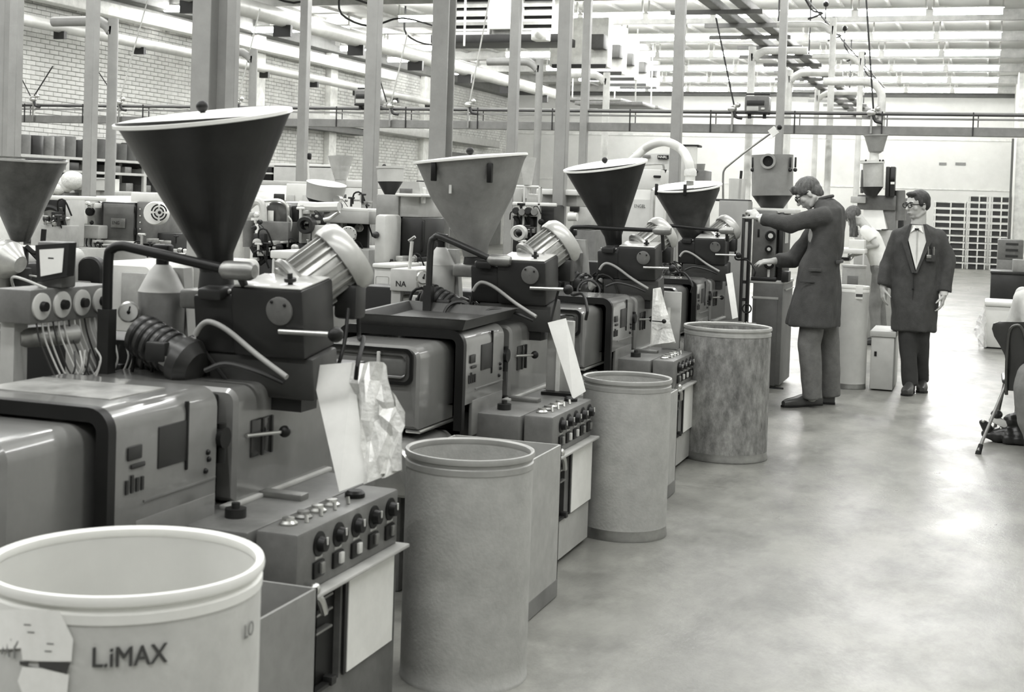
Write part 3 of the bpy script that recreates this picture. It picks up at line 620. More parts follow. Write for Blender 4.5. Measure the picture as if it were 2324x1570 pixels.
    if i:
        G().ring((bx + .18, by - .2, 1.0), (.3, -.8, .3), .07, .008, 24, 6).build('hand_ring', DARK, t)
        G().rod((bx + .12, by - .12, .97), (bx + .2, by - .16, 1.05), .03, n=14).build('valve_body', ALU, t)
        G().box(bx + .28, bx + .32, by - .05, by - .01, .97, 1.1, .008).build('valve_body', DULL, t)
    # gauge box with four dials on its aisle side, pipe from it
    if i == 0: x0, x1, y0, y1, zb, zt = -2.735, -2.615, 3.28, 3.66, 1.142, 1.243
    elif i == 1: x0, x1, y0, y1, zb, zt = -2.80, -2.655, 6.22, 6.62, 1.08, 1.19
    else: x0, x1, y0, y1, zb, zt = -2.78 + gg.x, -2.66 + gg.x, 3.3 + gg.y, 3.68 + gg.y, 1.1, 1.2
    gbx = G().box(x0, x1, y0, y1, zb, zt, .006).build('gauge_box', MID if i != 1 else LIGHT, t)
    for k in range(4):
        y = y0 + (k + .5) * (y1 - y0) / 4; zc = (zb + zt) / 2
        dl = G().lathe([(.04, 0), (.04, .006), (.034, .008), (.001, .008)], (x1, y, zc), (1, 0, 0), 22, cap=False).build('gauge', DIALW, gbx)
        G().lathe([(.016, .006), (.014, .022), (.001, .022)], (x1, y, zc), (1, 0, 0), 14, cap=False).build('knob', BLACK, gbx)
    G().box(x0, x0 + .05, y0 + .02, y0 + .08, .5, zb).box(x0 + .02, x1 - .02, y1 - .08, y1 - .03, .9, zb).build('gauge_box_leg', LIGHT, t)
    G().rod((x0 + .03, y0 + .06, zb - .05), (x0 + .12, y0 + .22, zb - .045), .03, n=18).build('barrel', ALU, t)
    G().box(x0 - .34, x0 + .45, y0 + .38, y0 + .6, 0, 1.07, .01).build('dark_backing', BLACK, t)  # black block added to keep the space behind the gauge box dark
    for k in range(12):
        yy = y0 + .04 + .025 * k; q = rr_.random() * .06
        G().tube([(x1 - .01, yy, zb + .01), (x1 + .01, yy, zb - .06), (x1 + .03 + q, yy + .02, zb - .14 - q), (x1 + .07 + q, yy + .03, zb - .17 + q), (x1 + .09, yy + .05, zb - .08)], .003, 6, 4).build('wire', WIREL if k % 3 else DGREY, t)
    if i == 0: p0 = V((-2.508, 3.5, 1.15)); pp = [p0, V((-2.508, 3.5, 1.33)), V((-2.495, 3.5, 1.362)), V((-2.46, 3.5, 1.373)), V((-2.40, 3.5, 1.365)), V((-2.09, 3.5, 1.318))]
    elif i == 1: pp = [atY(975, 590, 5.95), atY(978, 555, 5.95), atY(988, 540, 5.95), atY(1003, 538, 5.95), atY(1120, 590, 5.95)]
    elif i == 2: pp = [atY(1293, 560, 8.2), atY(1296, 528, 8.2), atY(1312, 515, 8.2), atY(1400, 519, 8.2), atY(1492, 523, 8.2)]
    else: pp = [atY(1478, 560, 10.5), atY(1490, 515, 10.5), atY(1520, 512, 10.5), atY(1600, 520, 10.5), atY(1640, 523, 10.5)]
    if i: pp[0].z -= .15
    pr = .0155 if i < 2 else .013
    bp = G().tube(pp, pr, 14, 3).build('bent_pipe', BLACK if i != 1 else DGREY, t)
    q = pp[-1]; G().lathe([(.012, -.03), (.026, -.015), (.028, .0), (.028, .07), (.02, .085), (.001, .088)], q, (1, 0, 0), 20).build('cylinder', DULL, bp)
    q2 = (q + B(-2.0, 3.55, 1.28)) / 2; G().rod(q + V((.03, 0, 0)), V((q.x + .03, q.y + .05, gx.z - .01)), .012, n=10).build('bracket', DARK, bp)
    G().box(pp[0].x - .02, pp[0].x + .02, pp[0].y - .02, pp[0].y + .02, .9, pp[0].z + .03).build('pipe_post', DARK, t)
    return t, rc, r, lidax
MCH = [machine(i) for i in range(4)]
# white flexible hose and coupling on the fourth hopper
_, rc, r, la = MCH[3]; Yh = rc.y - .02
t = thing('feed_hose', 'thick white flexible hose arching down into the fourth hopper lid', 'hose', atY(1562, 412, Yh))
hp = [atY(*p, Yh + (.8 if k == 0 else .5 if k < 3 else .1 if k < 5 else 0)) for k, p in enumerate([(1418, 380), (1437, 362), (1470, 333), (1510, 322), (1545, 338), (1562, 365), (1567, 388)])]
G().tube(hp, .036, 16, 5).build('hose', HOSEW, t)
for k in range(1, 24):
    pass
c0 = hp[-1]; G().lathe([(.036, .02), (.05, .0), (.05, -.035), (.04, -.04), (.04, -.075), (.05, -.08)], c0, (0, 0, 1), 24).build('coupling', mat('pale_coupling', .6, .4), t)
G().lathe([(.03, -.08), (.03, -.13)], c0, (0, 0, 1), 20).build('spigot', DULL, t)
# framed notice on the nearest gauge box
t = thing('notice_frame', 'small dark-framed white card standing on the nearest gauge box', 'notice', (-2.66, 3.4, 1.243))
fr = [atY(80, 556, 3.38), atY(157, 551, 3.38), atY(151, 627, 3.38), atY(84, 640, 3.38)]
for p in fr: p.z = max(p.z, 1.244)
G().prism(fr, (.0, .035, .0)).build('frame', DARK, t)
cc = sum(fr, V((0, 0, 0))) / 4; G().prism([cc + (p - cc) * .72 + V((0, -.0015, 0)) for p in fr], (0, -.001, 0)).build('card', PAPER, t)
G().box(cc.x - .012, cc.x + .008, 3.3772, 3.3776, cc.z + .008, cc.z + .012).build('print', DGREY, t)
G().box(-2.69, -2.6, 3.40, 3.47, 1.243, 1.38, .006).build('holder', MID, t)
G().tube([(-2.62, 3.36, 1.243), (-2.72, 3.36, 1.27), (-2.78, 3.4, 1.26), (-2.84, 3.5, 1.2)], .004, 6).build('cord', WIREL, t)
# small T handle on the second gauge box
t = thing('hand_lever', 'pale T-handled lever standing on the second gauge box', 'lever', (-2.72, 6.3, 1.19))
a, b, c, d = atY(930, 588, 6.3), atY(935, 548, 6.3), atY(928, 547, 6.3), atY(942, 537, 6.3); a.z = 1.191
G().rod(a, b, .009, n=10).build('stem', DIALW, t); G().rod(c, d, .008, n=10).build('grip', DULL, t)
lettering('NA', .04, (-2.74, 6.218, 1.115), (1, 0, 0), (0, 0, 1), MCH[1][0], DARK)
# shallow tray on the second machine
t = thing('shallow_tray', 'shallow dark metal tray lying on the second machine guard', 'tray', (-2.3, 5.6, 1.008)); TR = mat('tray_metal', .07, .4, metal=.3, dirt=.3)
def q4(z, e): return [V((-2.47 - e, 5.2 - e, z)), V((-2.01 + e, 5.2 - e, z)), V((-2.05 + e * 1.3, 5.9 + e, z)), V((-2.56 - e * 1.3, 5.95 + e, z))]
G().loft([q4(1.01, 0), q4(1.055, .022), q4(1.057, .03), q4(1.055, .018), q4(1.016, -.004)]).build('pan', TR, t)
# paper sheets in holders on the control boxes
def sheet(name, polys, label, stem=None, cat='sheet'):
    t = thing(name, label, cat, min((p for pl, m in polys for p in pl), key=lambda p: p.z))
    for pl, m in polys:
        G().prism(pl, (.0, .004, 0)).build('sheet' if m is PAPER else 'plastic_cover', m, t)
    if stem: G().tube(stem, .006, 8, 3).build('holder', BLACK, t)
    return t
P_ = lambda x, y, Y: atY(x, y, Y)
ft = [P_(705, 830, 3.62), P_(800, 822, 3.60), P_(833, 1092, 3.52), P_(770, 1116, 3.50)]
for p in ft[2:]: p.z = max(p.z, .657)
crm = random.Random(5)
t = sheet('instruction_sheet', [(ft, PAPER)], 'white instruction sheet leaning on the nearest control box', [P_(790, 700, 3.7), P_(783, 770, 3.66), P_(772, 815, 3.63), P_(760, 850, 3.63)])
# crumpled plastic cover as a folded grid
def crumple(c00, c10, c11, c01, n, amp, seed, m, parent, name):
    rg = random.Random(seed); vs = []; fs = []
    for j in range(n + 1):
        for k in range(n + 1):
            u, v = k / n, j / n; p = (c00 * (1 - u) + c10 * u) * (1 - v) + (c01 * (1 - u) + c11 * u) * v
            p = p + V((rg.uniform(-1, 1), rg.uniform(-2.2, 2.2), rg.uniform(-1, 1))) * amp * (1 if 0 < k < n or 0 < j < n else .4); vs.append(p)
    for j in range(n):
        for k in range(n): a = j * (n + 1) + k; fs += [(a, a + 1, a + n + 2), (a, a + n + 2, a + n + 1)]
    vs2 = [v + V((0, .003, 0)) for v in vs]; N = len(vs); g = G().add(vs + vs2, fs + [tuple(i + N for i in f[::-1]) for f in fs]); o = g.build(name, m, parent)
    o.data.polygons.foreach_set('use_smooth', [False] * len(o.data.polygons)); return o
crumple(P_(828, 1098, 3.5), P_(912, 1068, 3.5), P_(878, 828, 3.58), P_(798, 818, 3.6), 6, .008, 4, PLASTIC, t, 'plastic_cover')
crumple(P_(860, 1078, 3.5), P_(912, 1066, 3.5), P_(919, 935, 3.53), P_(868, 850, 3.58), 5, .007, 6, PLASTIC, t, 'plastic_cover')
s2 = [P_(1243, 732, 5.95), P_(1284, 722, 5.95), P_(1329, 888, 5.88), P_(1300, 906, 5.86)]
sheet('instruction_sheet', [(s2, PAPER)], 'narrow white strip leaning on the second control box', [P_(1272, 640, 6.0), P_(1262, 680, 6.0), P_(1252, 722, 5.98), P_(1250, 740, 5.97)])
t = thing('back_board', 'pale upright board standing behind the leaning white strip', 'board', (-1.9, 6.05, .66)); a, b = P_(1243, 735, 6.1), P_(1302, 735, 6.1)
G().box(a.x, b.x, 6.1, 6.13, .655, a.z + .02, .004).build('board', LIGHT, t); G().box((a.x + b.x) / 2 - .012, (a.x + b.x) / 2 + .005, 6.085, 6.1, .655, a.z).build('batten', WHITE, t); G().box(a.x, b.x + .02, 6.03, 6.13, .651, .665).build('foot', BLACK, t)
s3 = [P_(1482, 655, 8.2), P_(1499, 652, 8.2), P_(1533, 778, 8.12), P_(1476, 782, 8.12)]
t = sheet('instruction_sheet', [(s3, PAPER)], 'pointed white sheet in clear cover on the third control box')
crumple(P_(1480, 782, 8.11), P_(1532, 775, 8.11), P_(1500, 655, 8.18), P_(1484, 655, 8.18), 4, .006, 9, PLASTIC, t, 'plastic_cover')
G().rod(P_(1480, 728, 8.1), P_(1503, 730, 8.1), .004, n=6).ball(P_(1507, 729, 8.09), .014, 10, 8).build('lever', BLACK, t)
t = thing('back_board', 'grey glossy upright board behind the pointed white sheet', 'board', P_(1530, 775, 8.5)); a, b = P_(1510, 660, 8.45), P_(1545, 790, 8.45)
G().box(a.x, b.x, 8.4, 8.43, .655, a.z, .004).build('board', LIGHT, t); G().box(a.x + .03, a.x + .05, 8.39, 8.4, a.z - .2, a.z - .1).build('label', PAPER, t)
s4 = [P_(1647, 622, 10.6), P_(1662, 618, 10.6), P_(1675, 720, 10.5), P_(1662, 724, 10.5)]
sheet('instruction_sheet', [(s4, PAPER)], 'thin white strip leaning beside the bent man\'s pipe stand')
# clipboards on the cabinet sides
for i, lb in enumerate(('nearest', 'second', 'third')):
    cy = OFF[i] - (.18 if i else 0); t = thing('clipboard', 'white paper clipped to the cabinet side of the %s machine' % lb, 'clipboard', (-1.664, 3.62 + cy, .2))
    G().box(-1.672, -1.664, 3.46 + cy, 3.8 + cy, .195, .485, .002).build('board', DGREY, t); G().box(-1.664, -1.661, 3.475 + cy, 3.785 + cy, .2, .478).build('paper', PAPER, t)
# open carton bins against the machine row
for i, lb in enumerate(('beside the big pale drum', 'behind the nearer plain drum', 'behind the farther plain drum')):
    y0 = [2.63, 4.66, 6.8][i]; y1 = [3.05, 5.10, 7.24][i]; z = [.565, .60, .56][i]
    t = thing('carton_bin', 'open grey carton bin ' + lb, 'bin', (-1.62, (y0 + y1) / 2, 0)); x0, x1 = -1.98 if i == 0 else -1.99, -1.54
    if i == 0: x0, x1 = -1.87, -1.545
    G().box(x0, x1, y0, y1, .004, .02).box(x0, x0 + .008, y0, y1, .02, z).box(x1 - .008, x1, y0, y1, .02, z).box(x0, x1, y0, y0 + .008, .02, z - .01).box(x0, x1, y1 - .008, y1, .02, z).build('carton', CARD if i else mat('carton_dark', .25, .8), t)
    G().box(x1 - .0005, x1 + .002, y0, y1, .004, .07).build('base_band', MID, t)

# ------------------------------------------------------------------ machines of the rows behind
class BG:
    """a background machine standing at distance Y; extents are read off with atY at that real distance"""
    def __init__(s, name, label, cat, px, py, Y, floor=True):
        s.Y = Y; c = atY(px, py, Y); s.t = thing(name, label, cat, (c.x, Y, 0 if floor else c.z))
    def b(s, name, m, x0, y0, x1, y1, dep=.3, dy=0., bev=.01, par=None, z0=None, lab=None):
        Y = s.Y + dy; a = atY(x0, y1, Y); b = atY(x1, y0, Y)
        return G().box(a.x, b.x, Y, Y + dep, a.z if z0 is None else z0, b.z, bev).build(name, m, par or s.t, lab)
    def cyl(s, name, m, cx, hw0, y0, hw1, y1, dy=0., par=None, tilt=0., n=28, rim=None):
        Y = s.Y + dy; a = atY(cx, y0, Y); b = atY(cx, y1, Y); k = depth(a) / F
        ax = V((a.x - b.x + 0, 0, a.z - b.z)); H = ax.length; ax = (ax.normalized() + V((tilt, -abs(tilt) * .6, 0))).normalized()
        o = a - ax * H
        pr = [(hw1 * k, 0), (hw0 * k, H)] + ([(hw0 * k * 1.06, H - .004), (hw0 * k * 1.06, H + .012), (.001, H + .014)] if rim else [])
        return G().lathe(pr, o, ax, n, cap=not rim).build(name, m, par or s.t)
    def tube(s, name, m, pts, r, dy=0., par=None, sm=4):
        return G().tube([atY(x, y, s.Y + dy) for x, y in pts], r, 8, sm).build(name, m, par or s.t)
    def disc(s, name, m, cx, cy, r, dep=.05, dy=0., par=None, hole=0.):
        Y = s.Y + dy; c = atY(cx, cy, Y); k = depth(c) / F
        pr = [(r * k, 0), (r * k, dep * .8), (r * k * .9, dep)] + ([(hole * k, dep), (hole * k, 0)] if hole else [(.001, dep)])
        return G().lathe(pr, c, (0.25, -1, 0), 26, cap=False).build(name, m, par or s.t)
    def ball(s, name, m, cx, cy, r, dy=0., par=None, sc=(1, 1, 1)):
        c = atY(cx, cy, s.Y + dy); return G().ball(c, r * depth(c) / F, 12, 8, sc=sc).build(name, m, par or s.t)
    def clutter(s, x0, y0, x1, y1, n, seed, dy=-.12):
        r_ = random.Random(seed); Y = s.Y + dy
        for k in range(n):
            x = x0 + (x1 - x0) * r_.random(); y = y0 + (y1 - y0) * r_.random(); c = atY(x, y, Y); u = depth(c) / F; mm = (BLACK, DARK, DGREY, DULL, ALU, LIGHT, WHITEW)[r_.randrange(7)]; q = k % 4; w_ = (3 + 7 * r_.random()) * u
            if q == 0: G().box(c.x - w_, c.x + w_, Y, Y + .12, c.z - w_ * .7, c.z + w_ * .7, w_ * .15).build('valve_block', mm, s.t)
            elif q == 1: G().rod((c.x, Y, c.z - w_ * 1.6), (c.x, Y, c.z + w_), w_ * .35, n=10).rod((c.x - w_, Y, c.z + w_), (c.x + w_, Y, c.z + w_), w_ * .3, n=8).build('tap', mm, s.t)
            elif q == 2: G().tube([(c.x - w_ * 2, Y + .05, c.z - w_ * 2), (c.x - w_, Y, c.z + w_ * .5), (c.x + w_, Y, c.z + w_ * .7), (c.x + w_ * 2, Y + .05, c.z - w_ * 3)], w_ * .22, 7, 3).build('hose', (RUBBER, mm)[k % 2], s.t)
            else: G().lathe([(w_, 0), (w_, .03), (w_ * .5, .04), (.001, .04)], (c.x, Y + .04, c.z), (.3, -1, 0), 16, cap=False).build('flange', mm, s.t)
    def base(s, x0, x1, ytop, dep=.9, m=None, dy=0.):
        Y = s.Y + dy; a = atY(x0, ytop, Y); b = atY(x1, ytop, Y)
        return G().box(a.x, b.x, Y, Y + dep, 0, a.z, .01).build('base', m or MID, s.t)
WHITEW = mat('white_casing', .66, .35, var=.04)
# 1 small left hopper and its machine
m = BG('moulding_machine', 'moulding machine under the dark hopper cut by the left edge', 'machine', 40, 600, 6.87)
h = m.cyl('hopper', mat('left_hopper_metal', .10, .35, metal=.4, var=.25, dirt=.35), 50, 99, 364, 20, 548, tilt=.05, n=40)
a = atY(50, 364, 6.87); G().lathe([(.262, 0), (.27, .002), (.27, .012), (.255, .012)], a, V((.05, -.03, 1)), 40, cap=False).build('rim', ALU, h)
c = atY(8, 585, 6.7); G().lathe([(.1, -.2), (.1, -.02), (.115, 0), (.115, .05), (.09, .08), (.05, .14), (.001, .14)], c, (1, -.1, -.25), 26).build('drive_motor', ALU, m.t)
G().lathe([(.04, 0), (.04, .12), (.06, .13), (.06, .3)], atY(50, 560, 6.87), (0, 0, -1), 18).build('hopper_neck', DARK, m.t)
m.b('gearbox', DGREY, -20, 598, 62, 640, .3); m.tube('hose', RUBBER, [(60, 560), (80, 575), (95, 560), (100, 520)], .016); m.tube('hose', RUBBER, [(70, 570), (90, 590), (110, 600)], .014)
sg = shell(G(), -6.3, -5.62, .7, 1.14, 6.4, 7.6, .07).build('guard', LIGHT, m.t)
shell(G(), -6.31, -5.61, .7, 1.15, 6.37, 6.4, .07, .035).build('rubber_lip', BLACK, sg)
m.b('guard_plate', WHITE, -30, 470, 20, 560, .05, .4); m.base(-60, 70, 640, .6)
m.tube('wire', WIREL, [(40, 605), (55, 622), (85, 628), (110, 640)], .006)
# 2 machine with an open dark frame
m = BG('moulding_machine', 'pale machine with an open dark recess and black arc, left background', 'machine', 120, 500, 9.6)
m.b('top_plate', WHITEW, 92, 445, 160, 453, .5); m.b('recess', BLACK, 100, 453, 150, 520, .05, .3); m.b('pillar', LIGHT, 146, 453, 160, 560, .2)
m.b('housing', LIGHT, 68, 470, 100, 600, .5, .05); m.tube('hood_arc', BLACK, [(95, 474), (115, 470), (135, 480), (147, 515)], .025); m.b('junction_box', mat('box_grey', .36, .6), 90, 512, 148, 560, .2, -.1)
m.ball('valve', DGREY, 106, 497, 9, -.1); m.ball('valve', ALU, 125, 505, 8, -.1); m.b('nameplate', BLACK, 115, 487, 132, 497, .02, -.02); m.base(60, 165, 560, .5, LIGHT)
m.clutter(98, 456, 150, 512, 12, 1); m.clutter(90, 555, 170, 590, 8, 2)
# 3 machine with the lettered door
m = BG('moulding_machine', 'machine with dark lettered door and white round fan, behind the bent pipe', 'machine', 265, 500, 10.3)
m.b('casing', DGREY, 228, 460, 306, 551, .6, par=None)
dr = m.b('door', mat('door_hammered', .12, .4, var=.15, metal=.3), 233, 464, 304, 548, .02, -.02, .004)
for yy in (475, 525): m.b('hinge', BLACK, 304, yy - 8, 307, yy + 8, .03, -.03, par=dr)
np_ = m.b('nameplate', DULL, 251, 496, 284, 516, .01, -.035, .002, dr)
G_ = atY(267, 506, 10.26); lettering('ENGEL', .042, G_, _r0, (0, 0, 1), m.t, DARK, sx=.8)
G().prism([atY(228, 460, 10.3), atY(308, 460, 10.3), atY(300, 444, 10.5), atY(218, 444, 10.5)], (0, .5, 0)).build('sloped_top', LIGHT, m.t)
m.b('end_panel', LIGHT, 188, 452, 216, 512, .5, .02); m.b('paper', PAPER, 183, 477, 199, 507, .005, -.02, .001); m.disc('dial', BLACK, 206, 480, 10, .04); m.ball('knob', BLACK, 208, 505, 5, -.03)
m.b('side_casing', MID, 308, 459, 348, 552, .5, .02); m.b('top_plate', WHITEW, 296, 438, 352, 458, .5, .05); m.b('door_sill', WHITEW, 230, 548, 304, 552, .05, -.05)
for yy in (475, 490, 505, 520, 535): m.ball('bolt', STEEL, 318, yy, 2.2, 0)
f = m.disc('fan_cover', WHITEW, 359, 484, 27, .1, -.12)
for rr in (9, 16):
    for k in range(4):
        c = atY(361, 482, 10.06); kk = depth(c) / F
        G().lathe([(rr * kk, 0), (rr * kk, .004), ((rr + 3.2) * kk, .004), ((rr + 3.2) * kk, 0)], c, (.25, -1, 0), 8, cap=False, a0=k * pi / 2 + .15, a1=(k + 1) * pi / 2 - .15).build('vent_slot', BLACK, f)
m.ball('fan_hub', BLACK, 362, 482, 4, -.24, f)
m.b('terminal_box', LIGHT, 178, 512, 224, 540, .2, -.15)
for k in range(8): m.tube('wire', (WIREL, DGREY)[k % 2], [(183 + k * 5, 538), (181 + k * 5, 555), (187 + k * 5, 570), (183 + k * 5, 592)], .008, -.1)
m.b('mid_casing', DGREY, 318, 530, 400, 575, .4, .1); m.ball('lamp_cap', STEEL, 385, 566, 8, -.1, sc=(1, 1, .6)); m.b('mirror_plate', STEEL, 352, 545, 372, 556, .02, -.05)
m.base(180, 420, 555, .7, LIGHT)
m.clutter(182, 540, 230, 590, 10, 3, -.25); m.clutter(312, 540, 420, 595, 16, 4, -.2); m.clutter(190, 455, 216, 470, 4, 5)
# 4 pale guard covers in the left middle
m = BG('machine_cover', 'long pale rounded machine cover left behind the nearest bent pipe', 'machine cover', 250, 610, 7.6)
a = atY(175, 600, 7.6); b = atY(345, 600, 7.6); shell(G(), a.x, b.x, .6, a.z + .02, 7.6, 9.0, .06).build('cover', WHITEW, m.t); G().box(a.x, b.x, 7.65, 8.9, 0, .6).build('base', MID, m.t)
shell(G(), a.x + .05, a.x + .25, .7, a.z + .06, 7.52, 7.6, .09).build('black_hood', BLACK, m.t); G().box(b.x - .2, b.x - .02, 7.55, 7.6, .75, a.z - .03, .01).build('panel', mat('panel_grey', .3, .4), m.t)
m = BG('drum_hopper', 'pale round tub with white lid before the storage rack', 'tub', 204, 430, 13.0)
m.cyl('tub', CREAM, 204, 44, 406, 43, 432, rim=True); m.cyl('stand', LIGHT, 204, 30, 432, 30, 470); m.base(170, 250, 446, .8, MID); m.b('plate', LIGHT, 150, 434, 262, 441, .5)
m = BG('plastic_sack', 'crumpled pale plastic sack leaning by the round white tub', 'sack', 150, 425, 12.6)
g = G(); rg = random.Random(2)
for k in range(9): c = atY(128 + k * 5, 432 - k * 3.2, 12.6 + rg.random() * .1); g.ball(c, .07 + .05 * rg.random(), 9, 7, sc=(1.1, 1, .9))
g.build('sack', mat('sack_plastic', .7, .35, bump=.8, scale=12), m.t); m.base(116, 146, 436, .4, MID)
# storage rack against the left wall
t = thing('storage_rack', 'pale steel storage rack with open compartments along the brick wall', 'rack', (-15.3, 20.4, 0))
zt = 2.02
for y in (17.6, 18.6, 19.75, 20.9, 22.05, 23.2):
    for x in (-15.6, -15.05): G().box(x - .025, x + .025, y - .045, y + .045, 0, zt).build('upright', LIGHT, t)
for z in (.5, 1.0, 1.45, 1.79, zt): G().box(-15.62, -15.02, 17.55, 23.25, z - .02, z + .025).build('shelf', LIGHT, t)
G().box(-15.64, -15.62, 17.55, 23.25, 0, zt).build('back_sheet', mat('rack_back', .03, .7), t)
rg = random.Random(11); lbn = ['dark', 'pale', 'grey', 'brown']
k = 0; y = 17.75
spot = ['leftmost', 'second', 'third', 'fourth', 'fifth', 'sixth', 'seventh', 'eighth', 'ninth', 'tenth', 'eleventh', 'twelfth']
for lev, z in ((0, 1.45 + .025), (1, 1.79 + .025)):
    y = 17.75; q = 0
    while y < 22.9 and q < 12:
        w_ = .18 + rg.random() * .2; h_ = (.12 + rg.random() * .12) if lev == 0 else .08 + rg.random() * .08
        if any(abs(y + w_ / 2 - u_) < w_ / 2 + .06 for u_ in (17.6, 18.6, 19.75, 20.9, 22.05, 23.2)): y += .08; continue
        single(G().box(-15.5, -15.12, y, y + w_, z, z + h_, .01), 'parts_box', (MID, LIGHT, PAPER, DARK)[rg.randrange(4)], '%s box from the left on the %s shelf of the storage rack' % (spot[q], ('lower', 'upper')[lev]), 'box', 'boxes in the storage rack')
        y += w_ + .12 + rg.random() * .25; q += 1
y = 17.65; q = 0
while y < 24.2:
    r_ = .13 + rg.random() * .05; h_ = .30 + rg.random() * .07
    o = single(G().lathe([(r_ * .97, 0), (r_, .02), (r_, h_ - .02), (r_ * .95, h_)], (-15.3, y, zt + .025), (0, 0, 1), 14), 'paper_roll', (DGREY, mat('roll_dark', .08, .7), MID, mat('roll_mid', .14, .7))[rg.randrange(4)],
           'dark upright roll in the close row on top of the storage rack', 'roll', 'rolls on top of the rack')
    y += r_ * 2.02; q += 1
    if q > 24: break
G().box(-15.62, -15.02, 23.25, 24.4, zt - .02, zt + .025).build('shelf', LIGHT, t)
G().box(-15.1, -15.02, 24.3, 24.4, 0, zt).build('upright', LIGHT, t)
# 5 dark rounded machine to the right of the big hopper
m = BG('moulding_machine', 'dark rounded machine with small white paper, right of the big hopper', 'machine', 630, 520, 9.3)
a = atY(600, 455, 9.3); b = atY(655, 505, 9.3)
gd_ = shell(G(), a.x, b.x, b.z - .3, a.z + .0, 9.3, 9.9, .1).build('guard', mat('dark_gloss', .08, .15, coat=.6), m.t)
m.tube('guard_edge', STEEL, [(600, 456), (630, 454), (648, 462), (654, 480), (654, 545)], .012, -.02, gd_)
m.tube('hood_frame', mat('pale_frame', .55, .4), [(566, 468), (580, 457), (592, 460), (597, 475), (598, 506)], .03, -.05); m.b('white_box', WHITEW, 575, 481, 594, 507, .1, -.06)
m.b('paper', PAPER, 607, 478, 621, 501, .004, -.02, .001); m.b('front_case', MID, 585, 504, 655, 548, .5, -.1); m.b('black_end', BLACK, 657, 466, 677, 550, .5, .05, .02); m.b('pillar', LIGHT, 677, 464, 687, 552, .15, -.05)
m.cyl('motor', MID, 565, 14, 500, 14, 560); m.b('motor_box', DGREY, 573, 530, 600, 566, .2, -.15); m.tube('pipe', PIPEW, [(680, 467), (720, 470), (770, 469)], .038, 0., sm=1)
m.disc('elbow_pipe', DGREY, 700, 510, 20, .12, -.05, hole=11); m.b('valve_box', LIGHT, 706, 512, 738, 545, .2, -.1); m.tube('pipe', STEEL, [(735, 498), (750, 494), (770, 480)], .015)
m.tube('hose', WIREL, [(654, 490), (662, 505), (655, 540), (652, 560)], .007, -.06); m.base(585, 690, 548, .6, DGREY)
for k in range(4): m.tube('cable', RUBBER, [(570 + 6 * k, 560), (580 + 8 * k, 585), (560 + 10 * k, 600)], .014, -.2)
m0 = m
m0.clutter(555, 460, 600, 600, 16, 6, -.25); m0.clutter(600, 545, 720, 575, 10, 7, -.2); m0.clutter(680, 478, 735, 512, 10, 8, -.05)
m = BG('work_table', 'low white-topped table behind the nearest drive motor', 'table', 650, 580, 8.3)
m.b('top', WHITEW, 612, 572, 700, 586, .5); 
for x in (616, 690): m.b('leg', LIGHT, x, 586, x + 7, 600, .05, z0=0.)
m.b('side_panel', LIGHT, 620, 588, 690, 620, .02, .1, z0=.4)

# 6 white machines farther back
m = BG('moulding_machine', 'white sloped machine far behind the big hopper, right side', 'machine', 620, 430, 14.0)
G().prism([atY(575, 455, 14), atY(645, 455, 14), atY(640, 420, 14.4), atY(590, 420, 14.4)], (0, .8, 0)).build('sloped_hood', WHITEW, m.t); m.b('grille', DGREY, 620, 440, 645, 456, .02, -.03)
m.b('white_case', WHITEW, 648, 418, 700, 470, .6); m.b('window', LIGHT, 652, 442, 668, 470, .02, -.02); m.b('window', LIGHT, 685, 442, 697, 470, .02, -.02); m.base(570, 705, 455, .8, WHITEW)
m.b('top_rail', LIGHT, 560, 412, 700, 418, .1, .1)
m = BG('control_cabinet', 'pale grey control cabinet with dark slot far behind the thin grey post', 'cabinet', 640, 395, 15.9)
m.b('cabinet', LIGHT, 620, 377, 752, 412, .5, z0=0.); m.b('dark_opening', BLACK, 590, 378, 617, 410, .4, z0=None); m.b('shelf', WHITEW, 592, 392, 617, 395, .42, -.02); m.b('top', WHITEW, 600, 374, 755, 379, .55)
m.b('side_frame', LIGHT, 586, 378, 591, 412, .4, z0=0.)
# 7 bowl hopper, clear hopper
m = BG('moulding_machine', 'machine with shallow white bowl hopper tilted to the right', 'machine', 740, 450, 9.6)
a = atY(741, 417, 9.6); k = depth(a) / F; ax = V((.17, -.10, 1)).normalized()
bo = G().lathe([(42 * k, -34 * k), (45 * k, 0), (46 * k, .004), (.001, .012)], a, ax, 36).build('bowl', CREAM, m.t); G().lathe([(22 * k, -62 * k), (42 * k, -34 * k)], a, ax, 32).build('bowl_cone', DGREY, bo)
m.tube('stick', DIALW, [(700, 408), (699, 368)], .008, sm=1); m.b('stick_grip', BLACK, 696, 347, 703, 362, .04); m.b('neck', DARK, 735, 462, 760, 480, .15)
m.b('case', LIGHT, 734, 478, 838, 505, .5); m.b('white_top', WHITEW, 732, 474, 836, 480, .5); m.disc('round_plate', WHITEW, 791, 532, 19, .03, -.1)
for k_ in range(10): a_ = 2 * pi * k_ / 10; m.ball('bolt', DGREY, 791 + 15 * cos(a_), 532 + 15 * sin(a_), 1.3, -.13)
m.b('upright', LIGHT, 738, 505, 750, 560, .3); m.b('recess', DGREY, 750, 505, 835, 590, .05, .3); m.disc('flange', STEEL, 770, 452, 9, .1, -.05); m.base(700, 838, 560, .9, LIGHT)
m.clutter(745, 506, 835, 570, 12, 9, .1); m.clutter(765, 440, 835, 474, 10, 10, .1)
m = BG('clear_hopper', 'translucent funnel hopper behind the shallow white bowl', 'hopper', 772, 400, 11.5)
